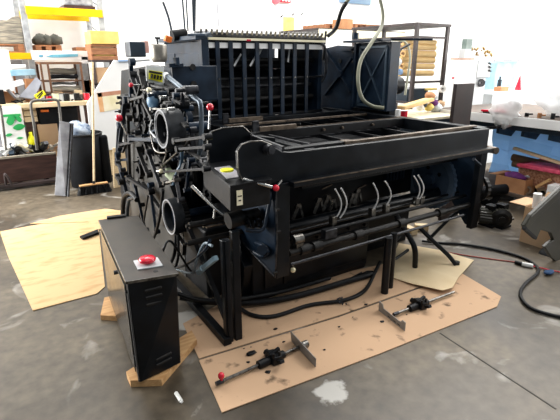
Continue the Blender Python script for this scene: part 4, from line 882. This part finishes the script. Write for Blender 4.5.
bxt('dark_skid','dark skid under the wrapped load on the top yellow beam','skid',DWOOD,aY(64,8,8).x,aY(95,8,8).x,7.98,8.8,z0_,z0_+.05)
tag(MB().bx(aY(64,8,8).x+.02,aY(95,8,8).x-.02,8.0,8.75,z0_+.05,z0_+.8).build('wrapped_load', mat('grey_wrap','#77787c','#b4b6ba',rough=.35,scale=14,bump=.6), None, .02), 'grey film-wrapped load on the top yellow beam', 'load')
zpal = aY(50,51,8.0).z
pallet('small pallet with dark grey lumps in the middle bay', aY(36,50,8).x, aY(62,50,8).x, 8.0, 8.7, zl+.04)
for i, (x_, lb) in enumerate(((41,'leftmost'),(47,'middle'),(55,'rightmost'))):
    q_ = aY(x_,44,8.2); tag(MB().sph((q_.x,8.2,zl+.16+.075),.085,10,(1.3,1,.95),.25).build('stone_block', mat('dark_grey_lump','#4a4a44','#7a7a70',rough=.8), None), lb+' of the three dark grey lumps on the middle pallet', 'lump', 'dark lumps on the middle pallet')
bxt('brown_crate','small brown crate above the yellow bracket, middle of the rack','crate',PALLET,aY(77,50,8).x,aY(87,50,8).x,8.0,8.4,zl+.04,aY(77,47,8).z)
# long white panel with a blue streak
q0, q1 = aY(36,60,7.6), aY(89,51,7.6)
wp = thing('long_white_panel', 'long white panel with a blue streak along it, over the bench shelf', 'panel', (q0.x,7.6,q0.z))
P(MB().bx(q0.x-.04,q1.x,7.6,7.66,q0.z,q1.z), 'panel', WPAINT, .004, None, wp)
P(MB().prism([(aY(x,y,7.59).x,aY(x,y,7.59).z) for x, y in ((46,56.5),(52,54.5),(78,54),(78,56.5),(60,57.5),(52,57.5))],'y',7.59,7.6), 'blue_streak', mat('streak_blue','#3f8aa6','#6fb0c4'), 0, None, wp)
P(MB().prism([(aY(x,y,7.59).x,aY(x,y,7.59).z) for x, y in ((39,55),(43,55),(43,57),(39,57))],'y',7.59,7.6), 'blue_spot', mat('streak_blue','#3f8aa6','#6fb0c4'), 0, None, wp)
# white appliance, far left
bxt('white_appliance','white appliance cut by the left edge, above the bench','appliance',WPAINT,-.9,aY(9,60,7.7).x,7.5,7.9,1.02,aY(5,50,7.5).z,.01)
# bench
by0, by1 = 7.0, 7.9; bz = 1.05; bx1_ = aY(92,100,7.0).x
bn = thing('workbench', 'long pale timber workbench crowded with parts at the back left', 'workbench', (.5,7.0,0))
P(MB().bx(-.9,bx1_,by0,by1,bz-.06,bz), 'bench_top', LWOOD, .004, None, bn)
for x_ in (-.7,.30,1.3):
    for y_ in (by0+.03,by1-.1): P(MB().bx(x_,x_+.07,y_,y_+.07,0,bz-.06), 'leg', DWOOD, .003, None, bn)
P(MB().bx(-.85,bx1_-.05,by0+.08,by1-.05,.30,.33), 'lower_shelf', WOOD, 0, None, bn)
# shelf unit on the bench
su = thing('bench_shelf_unit', 'brown framed shelf unit standing on the workbench', 'shelf unit', (1.1,7.3,bz))
sx0, sx1 = aY(40,70,7.35).x, aY(82,70,7.35).x; sz = aY(60,62,7.35).z
P(MB().bx(sx0,sx1,7.3,7.8,sz-.03,sz), 'top_shelf', mat('rusty_brown','#5e3f2c','#7d5a42'), .002, None, su)
for x_ in (sx0, sx0+.09, sx1-.03): P(MB().bx(x_,x_+.025,7.3,7.33,bz,sz-.03), 'post', mat('rusty_brown','#5e3f2c','#7d5a42'), 0, None, su)
for x_ in (sx0, sx1-.03): P(MB().bx(x_,x_+.03,7.75,7.8,bz,sz-.03), 'post', mat('rusty_brown','#5e3f2c','#7d5a42'), 0, None, su)
for z_ in (bz+.10, bz+.27): P(MB().bx(sx0,sx1,7.33,7.8,z_-.015,z_), 'shelf', mat('rusty_brown','#5e3f2c','#7d5a42'), 0, None, su)
rods = [(.30,DARK,'black bar bundle just under the shelf top'),(.24,GREYST,'grey brown roll on the shelf unit'),(.17,GREYST,'khaki folded roll on the middle shelf'),(.14,LGREY,'pale rod on the middle shelf'),(.06,NAVY,'blue black tube bundle on the low shelf'),(.0,DARK,'dark tube lying lowest in the shelf unit')]
shz = [bz+.27+.05, bz+.27+.12, bz+.10+.045, bz+.10+.12, bz+.035, bz+.05]
shy = [7.42,7.55,7.40,7.55,7.38,7.55]
for i, (_, m, lb) in enumerate(rods):
    r_ = [.03,.045,.045,.02,.035,.05][i]
    tag(MB().tube([(sx0+.13,shy[i],shz[i]),(sx0+.28,shy[i]+.01,shz[i]+.006),(sx0+.42,shy[i],shz[i]-.004),(sx1-.06,shy[i]+.01,shz[i]+.012)],r_,10).build('shelf_roll', m), lb, 'roll', 'rolls and bars in the bench shelf unit')
# bench clutter
gbp = [aY(19,98,7.15),aY(34,100,7.12),aY(42,83,7.25),aY(36,78,7.3)]
tag(MB().slab(gbp,.03).build('grey_board', mat('mid_grey_board','#6f7178','#85878e',rough=.6), None, .003), 'mid grey board propped aslant on the workbench', 'board')
gs = [aY(34,95,7.08),aY(43,90,7.12),aY(46,94,7.10),aY(38,100,7.06)]
ys = thing('yellow_tag', 'yellow label with dark marks propped beside the grey board', 'label', V(gs[3]))
P(MB().slab(gs,.012), 'card', YEL, 0, None, ys)
P(MB().bar((gs[0]*.7+gs[3]*.3)+V((.02,-.02,0)),(gs[1]*.7+gs[2]*.3)+V((-.02,-.02,0)),.01,.012).bar((gs[0]*.35+gs[3]*.65)+V((.02,-.02,0)),(gs[1]*.35+gs[2]*.65)+V((-.03,-.02,0)),.01,.012), 'printed_line', LINE, 0, None, ys)
tag(MB().bar(aY(-5,90,7.2),aY(22,82,7.3),.12,.06).build('white_plank', WPAINT, None, .003), 'white plank sloping over the left of the workbench', 'plank')
tag(MB().bar(aY(2,84,7.25),aY(16,98,7.2),.05,.03).build('grey_bar', GREYP, None, .003), 'grey bar sloping down at the far left of the workbench', 'bar')
tag(MB().bar(aY(10,73,7.5),aY(35,72,7.5),.12,.08).build('blue_tray', mat('dusty_blue','#7fa8bc','#a5c6d4'), None, .004), 'dusty blue tray behind the sloping white plank', 'tray')
tag(MB().cyl((aY(20,68,7.8).x-.2,7.8,aY(20,68,7.8).z),(aY(26,68,7.8).x,7.8,aY(20,68,7.8).z),.05).build('white_roll', WPAINT), 'white roll on the bench under the left rack beam', 'roll')
bxt('wooden_block','little brown wooden block beside the white roll','block',PALLET,aY(10,70,7.85).x,aY(14,70,7.85).x,7.82,7.88,bz,aY(12,66,7.8).z)
bxt('brown_carton','brown carton behind the grey board on the bench','carton',TANB,aY(25,82,7.5).x,aY(38,82,7.5).x,7.45,7.7,bz,aY(30,79,7.5).z)
bxt('black_box','black box at the left edge on the workbench','box',RUBBER,-.4,aY(4,95,7.1).x,7.05,7.3,bz,aY(2,90,7.05).z)
bits = [(48,92,.035,RED,'reddish jar by the foot of the shelf unit'),(55,91,.05,CREAM,'cream canister left of the tins'),(60,95,.045,LGREY,'pale grey tin in the middle of the tins'),(66,93,.045,GREASE,'dark tin right of the pale grey tin'),(71,95,.04,WHITEP,'white pot among the tins'),(76,93,.045,GREASE,'dark pot beside the white pot'),(80,95,.035,STEEL,'steel pot near the right end of the tins'),(86,93,.045,RED,'bright red can at the right end of the workbench')]
for x_, y_, r_, m, lb in bits:
    q_ = aY(x_,y_,7.15); h_ = r_*2.2
    t = thing('tin_can', lb, 'tin', (q_.x,7.15,bz), 'tins on the workbench')
    P(MB().cyl((q_.x,7.15,bz),(q_.x,7.15,bz+h_),r_,n=18), 'can', m, .002, None, t)
    P(MB().cyl((q_.x,7.15,bz+h_),(q_.x,7.15,bz+h_+.006),r_*1.03,n=18), 'lid', STEEL, 0, None, t)
rr = random.Random(9); mb = MB()
for i in range(50):
    p = aY(rr.uniform(14,88),100,7.12); p = V((p.x,rr.uniform(7.04,7.5),bz+.012)); a_ = rr.uniform(0,3.1); mb.bar(p,p+V((math.cos(a_),math.sin(a_),.2))*rr.uniform(.04,.12),.02,.015)
tag(mb.build('small_metal_offcuts', GREASE), 'jumble of small metal offcuts strewn over the workbench top', 'offcuts', None, 'stuff')
for i, (x_, y_, w_, h_, m, lb) in enumerate(((84,70,.10,.5,GALV,'grey metal sheet standing at the right end of the shelf unit'),(88,80,.08,.26,TANB,'brown upright offcut beside the grey metal sheet'),(86,62,.06,.1,WPAINT,'white little box over the grey metal sheet'))):
    q_ = aY(x_,y_,7.6); bxt(['metal_sheet','wood_offcut','white_box'][i],lb,['sheet','offcut','box'][i],m,q_.x-w_,q_.x+w_*.6,7.6,7.63+.1*(i == 2),bz if i < 2 else bz+.5,bz+h_ if i < 2 else bz+.6)
more = [('box','small box',6,92,.10,.09,TANB),('pipe','short pipe',13,88,.05,.05,GALV),('casting','lumpy casting',11,96,.09,.06,GREASE),('bracket','angle bracket',27,72,.07,.05,PALLET),
 ('box','flat box',33,73,.10,.04,WPAINT),('coil','wire coil',47,86,.05,.05,RED),('motor part','round motor part',52,96,.05,.05,DSTEEL),('box','little carton',57,84,.06,.07,CARD),
 ('casting','ribbed casting',63,87,.06,.05,GREASE),('cloth','crumpled rag',70,88,.07,.05,BLUET),('box','narrow carton',78,87,.05,.08,LWOOD),('casting','round casting',84,92,.05,.05,DARK)]
desc = ['brown box at the far left on the workbench','galvanised short pipe right of the far left brown box','dark casting in front of the galvanised short pipe','brown wooden bracket behind the grey propped board','flat white box just left of the shelf unit foot','red wire coil between the yellow label and shelf unit','round grey motor part in front of the shelf unit','little tan carton on the bench, left half of the shelf unit','dark ribbed casting on the bench under the shelf unit','crumpled blue rag on the bench under the shelf unit','narrow pale carton on the bench at the right of the shelf unit','black round casting near the red can']
for i, (nm, _, x_, y_, w_, h_, m) in enumerate(more):
    q_ = aY(x_,y_,7.25+.05*(i % 3)); b0 = bz
    mb = MB()
    if nm in ('box','bracket'): mb.bx(q_.x-w_,q_.x+w_,q_.y,q_.y+.12,b0,b0+h_*1.6).bx(q_.x-w_*.9,q_.x-.005,q_.y-.004,q_.y+.1,b0+h_*1.6,b0+h_*1.6+.006)
    elif nm == 'cloth': mb.sph((q_.x,q_.y,b0+h_*.6),w_*1.2,12,(1.2,1,.6),.25)
    elif nm == 'coil': mb.tube([(q_.x+w_*math.cos(k*.7),q_.y+w_*math.sin(k*.7)*.6,b0+.02+k*.004) for k in range(20)],.008,6)
    else: mb.cyl((q_.x-w_,q_.y,b0+h_),(q_.x+w_,q_.y+.05,b0+h_),h_).cyl((q_.x-w_*1.5,q_.y,b0+h_),(q_.x+w_*1.5,q_.y+.05,b0+h_),h_*.45).bx(q_.x-w_*.6,q_.x+w_*.6,q_.y-.03,q_.y+.05,b0,b0+h_*.7)
    tag(mb.build({'motor part':'motor_part','cloth':'rag','coil':'wire_coil','box':'small_carton'}.get(nm,nm), m, None, .002), desc[i], nm)
# under the bench
gc_ = thing('green_leaf_carton', 'white carton with green leaf print under the workbench', 'carton', (.35,6.95,0))
gx0, gx1 = aY(1,130,6.9).x, aY(25,130,6.9).x; gz0, gz1 = .42, aY(12,107,6.9).z
P(MB().bx(gx0,gx1,6.9,7.3,gz0,gz1), 'box', WPAINT, .004, None, gc_)
P(MB().bx(gx0+.02,gx1-.02,6.893,6.9,gz1-.12,gz1-.09), 'green_band', GREEN, 0, None, gc_)
for (x_, y_, s_x, s_z, e_) in ((11,120,.07,.10,.4),(18,118,.05,.08,-.5),(19,127,.09,.06,.2),(9,135,.05,.03,.3),(20,138,.05,.02,0)):
    q_ = aY(x_,y_,6.89)
    P(MB().prism([(q_.x+s_x*.7*math.cos(k*math.pi/6)*(1 if k % 6 else 1.2), q_.z+s_z*.7*math.sin(k*math.pi/6+e_)) for k in range(12)],'y',6.890,6.897), 'green_leaf', GREEN, 0, None, gc_)
dr = thing('drawer_stack', 'little stack of pale wooden drawers under the workbench', 'drawers', (.55,6.95,0))
dx0, dx1 = aY(24,115,7.1).x, aY(37,115,7.1).x
for k_ in range(3):
    z_ = aY(30,122-k_*6,7.1).z
    P(MB().bx(dx0,dx1,7.1,7.5,z_,z_+.07), 'drawer', LWOOD, .003, None, dr)
P(MB().bx(dx0,dx1,7.12,7.5,.33,aY(30,122,7.1).z), 'case', DWOOD, 0, None, dr)
tbx = thing('black_toolbox', 'black toolbox with an orange catch under the workbench', 'toolbox', (1.0,7.0,0))
bx0, bx1__ = aY(39,115,7.08).x, aY(78,115,7.08).x; bzt, bzb = aY(50,105,7.08).z, aY(50,124,7.08).z
P(MB().bx(bx0,bx1__,7.08,7.6,bzb,bzt-.05), 'case', RUBBER, .008, None, tbx)
P(MB().bx(bx0-.005,bx1__+.005,7.07,7.6,bzt-.05,bzt), 'lid', DARK, .008, None, tbx)
P(MB().bx(aY(41,112,7.05).x,aY(49,112,7.05).x,7.05,7.07,aY(45,112,7.05).z,aY(45,109.8,7.05).z), 'orange_catch', ORANGE, .003, None, tbx)
P(MB().bx(aY(58,112,7.05).x,aY(62,112,7.05).x,7.05,7.07,aY(60,113,7.05).z,aY(60,112,7.05).z), 'handle', STEEL, .002, None, tbx)
cz = aY(50,143,7.08).z
tcr = thing('pinkish_carton', 'pinkish cardboard carton under the black toolbox', 'carton', (1.0,7.08,.33))
P(MB().bx(aY(38,130,7.08).x,aY(58,130,7.08).x,7.08,7.55,.33,bzb), 'box', CARD, .004, None, tcr)
P(MB().bx(aY(38,130,7.08).x,aY(58,130,7.08).x,7.073,7.08,.33+.08,.33+.10), 'tape', TANB, 0, None, tcr)
bxt('dark_filler_crate','dark crate on the lower bench shelf behind the black fabric bin','crate',DARK,aY(60,130,7.2).x,aY(78,130,7.2).x,7.2,7.6,.33,bzb)
tag(MB().lathe(V((aY(30,127,6.85).x,6.95,.42)),[(0,0),(.05,0),(.05,.16),(.02,.22),(.02,.26),(0,.26)]).build('yellow_bottle', YEL), 'yellow bottle between the leaf carton and the drawers', 'bottle')
# platform trolley
tr = thing('platform_trolley', 'dark brown trolley of scrap with a grey hoop handle', 'trolley', (.3,6.7,0))
P(MB().bx(-.6,.80,6.70,6.73,.08,.40).bx(-.6,.80,6.95,6.98,.08,.40).bx(.77,.80,6.73,6.95,.08,.40), 'side_panel', DWOOD, .004, None, tr)
P(MB().bx(-.6,.80,6.73,6.95,.10,.13), 'deck', DWOOD, 0, None, tr)
P(MB().bx(-.6,.80,6.69,6.735,.40,.425), 'top_rim', GREYST, 0, None, tr)
P(MB().bx(-.6,.83,6.62,6.70,.03,.07), 'lower_rail', FRAMEBR, .003, None, tr)
P(MB().tube([(.16,6.66,.07),(.17,6.64,.22),(.22,6.63,.08)],.015), 'bracket', FRAMEBR, 0, None, tr)
for x_ in (-.4,.65): 
    for y_ in (6.76,6.92): P(MB().cyl((x_-.02,y_,.04),(x_+.02,y_,.04),.04), 'wheel', RUBBER, 0, None, tr)
hp_ = [aY(37,150,6.75),aY(34,125,6.75),aY(31,107,6.75),aY(33,101,6.75),aY(45,100,6.75),aY(56,100,6.75),aY(59,105,6.75),aY(61,125,6.75)]
P(MB().tube(hp_,.018), 'handle', mat('handle_grey','#55534f','#787570',rough=.4,metal=.4), 0, None, tr)
P(MB().tube([aY(0,105,6.75),aY(3,125,6.75),aY(6,150,6.75)],.016), 'handle', mat('handle_grey','#55534f','#787570'), 0, None, tr)
sc = [('black','RUBBER'),('x','y')]
scr = [(2,150,.10,.05,LGREY,'pale grey scrap bar at the left of the trolley'),(12,150,.12,.04,NAVY,'navy scrap bar beside the pale one on the trolley'),(18,146,.10,.05,GREASE,'dark scrap bracket left of the pale batten'),(27,147,.10,.03,CREAM,'pale batten lying across the trolley scrap'),(36,147,.13,.05,GREASE,'dark crumpled scrap in the middle of the trolley'),(44,148,.10,.05,DSTEEL,'grey scrap plate right of the crumpled one'),(51,147,.10,.03,GREYST,'brownish lath near the right end of the trolley'),(8,143,.09,.04,WHITEP,'white scrap piece at the back left of the trolley')]
for i, (x_, y_, l_, r_, m, lb) in enumerate(scr):
    q_ = aY(x_,y_,6.85); a_ = .5+i*.9; d_ = V((math.cos(a_)*l_,math.sin(a_)*.07,.06)); c_ = V((q_.x,6.84,.46+.03*(i % 2)))
    tag(MB().bar(c_-d_,c_+d_,.06,r_).cyl(c_-V((0,.04,0)),c_+V((0,.04,.02)),r_*.9,n=10).build('scrap_part', m, None, .004), lb, 'scrap', 'scrap on the trolley')
bxt('scrap_bed','flat layer of dark swarf filling the trolley','swarf',DARK,-.57,.76,6.74,6.94,.131,.38)
# leaning grey board, bin, broom
lb_ = [aY(54,187,6.0),aY(66,195,5.95),aY(70.5,123,6.05),aY(60,121,6.05)]
pln = thing('leaning_metal_board', 'tall grey shiny board leaning on the black fabric bin', 'board', V(lb_[0]))
lb_[0].z = .02; lb_[1].z = .0
P(MB().slab(lb_,.03), 'sheet', mat('scuffed_grey_film','#85868b','#aeb0b6',rough=.4,metal=.1,scale=8), .003, None, pln)
P(MB().bar(lb_[1]+V((.01,-.02,0)),lb_[2]+V((.01,-.02,0)),.05,.02), 'edge_trim', DSTEEL, 0, None, pln)
bin_ = thing('fabric_bin', 'black fabric bin stuffed with a plastic bag, behind the broom', 'bin', (1.12,6.3,0))
bw = [V((aY(x,y,6.15).x,aY(x,y,6.15).y,aY(x,y,6.15).z)) for x, y in ((72,137),(110,134),(110,190),(76,190))]
P(MB().lathe((1.10,6.32,0),[(0,0.01),(.205,.01),(.215,.02),(.23,.35),(.237,.70),(.22,.70),(.20,.60),(0,.58)],32), 'bin_body', BLKCLOTH, 0, None, bin_)
P(MB().lathe((1.10,6.32,.68),[(.236,0),(.243,.01),(.243,.025),(.232,.03)],32), 'rim', RUBBER, 0, None, bin_)
P(MB().bx(1.26,1.37,6.13,6.2,.04,.68), 'folded_cloth', BLKCLOTH, .03, None, bin_)
tag(MB().sph((1.04,6.30,.74),.155,20,(1,1,.75),.16).build('rubbish_bag', mat('blue_white_bag','#2f4866','#c3cfdd',rough=.3,scale=9,bump=.8)), 'crumpled blue-white plastic bag bulging from the black bin', 'bag')
br = thing('push_broom', 'push broom with a wooden handle and black bristles in front of the bin', 'broom', (1.1,5.95,0))
h0, h1 = aY(94,183,5.9), aY(92.5,50,6.0)
P(MB().cyl(h0,aY(92.5,62,5.95),.013), 'handle', LWOOD, 0, None, br)
e0, e1 = aY(79,184,5.9), aY(108,185,5.9); e0.z = e1.z = .115
P(MB().bar(e0,e1,.06,.018), 'head', WOOD, .004, None, br)
P(MB().cyl(h0-V((0,0,.05)),h0+V((0,0,.03)),.02), 'socket', DSTEEL, 0, None, br)
bm = MB(); rr = random.Random(2)
for i in range(420):
    t_ = rr.random(); p = e0+(e1-e0)*t_+V((0,rr.uniform(-.03,.03),-.012)); bm.cyl(p,V((p.x+rr.uniform(-.02,.02)+(t_-.5)*.05,p.y+rr.uniform(-.02,.02),.0)),.010,n=5)
P(bm, 'bristles', RUBBER, 0, 'black bristles', br)['kind'] = 'stuff'
# leaning white board with recess
wb_ = thing('leaning_white_board', 'big slanted white board with an orange-lined opening behind the broom', 'board', (1.5,6.6,0))
Y0 = 6.7
wpx = [(114,60),(131,62),(130,95),(129,150),(92,150),(87,104)]
P(MB().prism([(aY(x,y,Y0).x,aY(x,y,Y0).z) for x, y in wpx],'y',Y0,Y0+.03), 'board', WPAINT, .003, None, wb_)
c4 = [aY(x,y,Y0-.005) for x, y in ((97,93),(123,90),(122,108),(100,112))]
om = mat('peach_wood','#d79a62','#e8b887',rough=.6)
P(MB().slab([c4[0],c4[1],c4[1]-V((0,0,.055)),c4[0]-V((-.01,0,.055))],.012), 'top_strip', mat('brown_pink_wood','#b07c60','#c4927a'), 0, 'brown strip along the opening', wb_)
P(MB().slab([c4[0],c4[0]+V((.06,0,0)),c4[3]+V((.06,0,0)),c4[3]],.012), 'side_strip', om, 0, 'orange strip', wb_)
P(MB().slab([c4[0]+V((.06,0,-.05)),c4[1]-V((0,0,.05)),c4[2],c4[3]+V((.06,0,0))],.010), 'opening', CREAM, 0, None, wb_)
P(MB().bx(aY(128,58,Y0).x,aY(118,58,Y0).x,Y0-.02,Y0,aY(118,62,Y0).z,aY(118,60,Y0).z), 'blue_top_edge', BLUET, 0, None, wb_)
P(MB().bx(1.45,1.95,6.74,7.1,0,.5), 'support_crate', LWOOD, .004, None, wb_)
lw = [aY(113,148,6.0),aY(130,150,6.0),aY(128,188,6.0),aY(114,187,6.0)]
lw[2].z = lw[3].z = 0
tag(MB().slab(lw,.03).build('plywood_offcut', LWOOD, None, .003), 'pale plywood offcut standing between the bin and the press', 'board')
tag(MB().obox((1.40,6.25,.78),(.25,.2,.10),(.2,.1,.3)).build('white_packing_foam', WPAINT, None, .02), 'white foam piece perched at the right of the fabric bin', 'foam') if False else None
# stack with yellow box on a metal table
st = thing('metal_side_table', 'dark metal framed table under the yellow box stack', 'table', (1.7,7.4,0))
tz = aY(105,60,7.3).z; t0, t1 = aY(92,60,7.3).x, aY(120,60,7.3).x
P(MB().bx(t0,t1,7.3,7.8,tz-.03,tz), 'top', FRAMEBR, .003, None, st)
for x_ in (t0, t1-.04):
    for y_ in (7.3,7.76): P(MB().bx(x_,x_+.035,y_,y_+.04,0,tz-.03), 'leg', FRAMEBR, 0, None, st)
P(MB().bx(t0,t1,7.3,7.8,1.25,1.27), 'shelf', FRAMEBR, 0, None, st)
bxt('tan_carton','tan carton on the shelf under the crate stack','carton',CARD,t0+.05,t0+.30,7.33,7.7,1.27,1.27+.22)
zc1, zc2 = aY(105,51,7.3).z, aY(105,44,7.3).z
for k_, (za, zb_, lb) in enumerate(((tz,zc1,'lower brown wooden crate of the stack'),(zc1,zc2,'upper brown wooden crate under the yellow box'))):
    t = thing('wooden_crate', lb, 'crate', ((t0+t1)/2,7.32,za), 'crates under the yellow box')
    hgt = zb_-za
    P(MB().bx(t0+.01,t1-.02,7.32,7.34,za,za+hgt*.45).bx(t0+.01,t1-.02,7.32,7.34,za+hgt*.6,zb_), 'slats', PALLET, .002, None, t)
    P(MB().bx(t0+.01,t0+.04,7.34,7.7,za,zb_).bx(t1-.05,t1-.02,7.34,7.7,za,zb_).bx(t0+.04,t1-.05,7.68,7.7,za,zb_), 'frame', PALLET, 0, None, t)
    P(MB().bx(t0+.05,t1-.06,7.35,7.67,za+.005,zb_-.03), 'contents', LWOOD if k_ else YCARD, 0, None, t)
yb = bxt('yellow_carton','big pale yellow carton on top of the crate stack','carton',YCARD,t0+.02,t1+.02,7.3,7.7,zc2,aY(105,31,7.3).z,.006)
# ================================================================== BACK WALL ITEMS
bxt('yellow_notice','yellow paper notice on the back wall above the press','notice',YCARD,aY(284.5,20,9).x,aY(295,20,9).x,9.03,9.05,aY(290,32,9).z,aY(290,17,9).z,.001)
for i, (x_, y_) in enumerate(((281.5,16.5),(293,14.5),(302,14))):
    tag(MB().cyl(aY(x_,y_,9.045),aY(x_,y_,8.97),.018,n=8).cyl(aY(x_,y_,8.97),aY(x_,y_,8.97)+V((.03,0,.03)),.012,n=8).build('wall_hook', LINE), ['dark hook left of the yellow notice','dark hook above the yellow notice','dark hook right of the yellow notice'][i], 'hook', 'hooks around the notice')
rs = thing('red_wall_sign', 'red sign with white marks cut by the top edge, above the press', 'sign', aY(285,2,9))
P(MB().bx(aY(280,0,9).x,aY(291,0,9).x,9.0,9.045,aY(285,2.5,9).z,aY(285,-12,9).z), 'board', RED, .002, None, rs)
for k_ in range(3):
    x_ = aY(282+k_*3,0,9).x; P(MB().bx(x_,x_+.05,8.99,9.0,aY(285,1.2,9).z,aY(285,-1,9).z), 'white_mark', WPAINT, 0, None, rs)
tag(MB().cyl(aY(275.5,-2,9.04),aY(275.5,-2,9.0),.12,n=24).build('round_red_sign', mat('soft_red','#d0606c','#dd7a84')), 'round pinkish red sign left of the red sign', 'sign')
bxt('blue_banner','blue banner at the top edge, right of centre','banner',BLUET,aY(346,0,8.8).x,aY(377,0,8.8).x,9.0,9.05,aY(360,2.5,8.8).z,aY(360,-15,8.8).z)
bxt('pale_pipe','thin pale green pipe on the back wall','pipe',mat('pale_green_pipe','#cfe4dc','#dcefe8'),aY(269.5,20,9).x,aY(271,20,9).x,8.99,9.04,0,4.8,.002)
a0, a1 = aY(322,28,7.05), aY(405,26,7.05); zs = a0.z
pallet('broken pallet on a high shelf, right of the yellow notice', aY(327,20,7.5).x, aY(353,20,7.5).x, 7.5, 8.3, zs)
pallet('pallet on the high shelf, nearer the roll rack', aY(355,20,7.2).x, aY(380,20,7.2).x, 7.2, 8.0, zs)
bxt('tan_box_side','tan box side standing on the high shelf between the pallets','box',TANB,aY(344,22,7.1).x,aY(353,22,7.1).x,7.1,7.45,zs,aY(350,19,7.1).z)
hs = thing('high_shelf', 'dark long shelf with a pale front carrying the pallets', 'shelf', (6,7,0))
P(MB().bx(a0.x-.1,a1.x,7.02,8.35,zs-.04,zs), 'board', FRAMEBR, 0, None, hs)
P(MB().bx(a0.x-.1,a1.x,7.0,7.02,zs-.16,zs-.02), 'pale_front', CREAM, 0, None, hs)
for x_ in (a0.x, a1.x-.1):
    for y_ in (7.04,8.25): P(MB().bx(x_,x_+.06,y_,y_+.06,0,zs-.04), 'leg', FRAMEBR, 0, None, hs)
# hanging cables from the roof
for i, (x0_, y0_, x1_, y1_, r_) in enumerate(((163,2,172,33,.012),(181,-10,185,31,.010),(185,-10,188,31,.008),(192,-10,194,31,.014),(194.5,-10,194.5,31,.012),(215.5,-10,219,29,.006))):
    p, q_ = aY(x0_,y0_,4.6), aY(x1_,y1_,4.6)
    if i: p = q_+(p-q_)*4
    tag(MB().tube([p,(p+q_)/2+V((.01,0,0)),q_],r_,8).build('hanging_cable', NAVY if r_ > .007 else GREYP), ['short slanted dark rod at the left above the press','dark cable hanging down, leftmost of the long ones','thin dark cable second from the left above the press','thick blue black cable in the middle of the hanging group','thick blue black cable rightmost of the close pair','thin grey cable hanging alone over the guard bars'][i], 'cable', 'cables dropping to the press top')
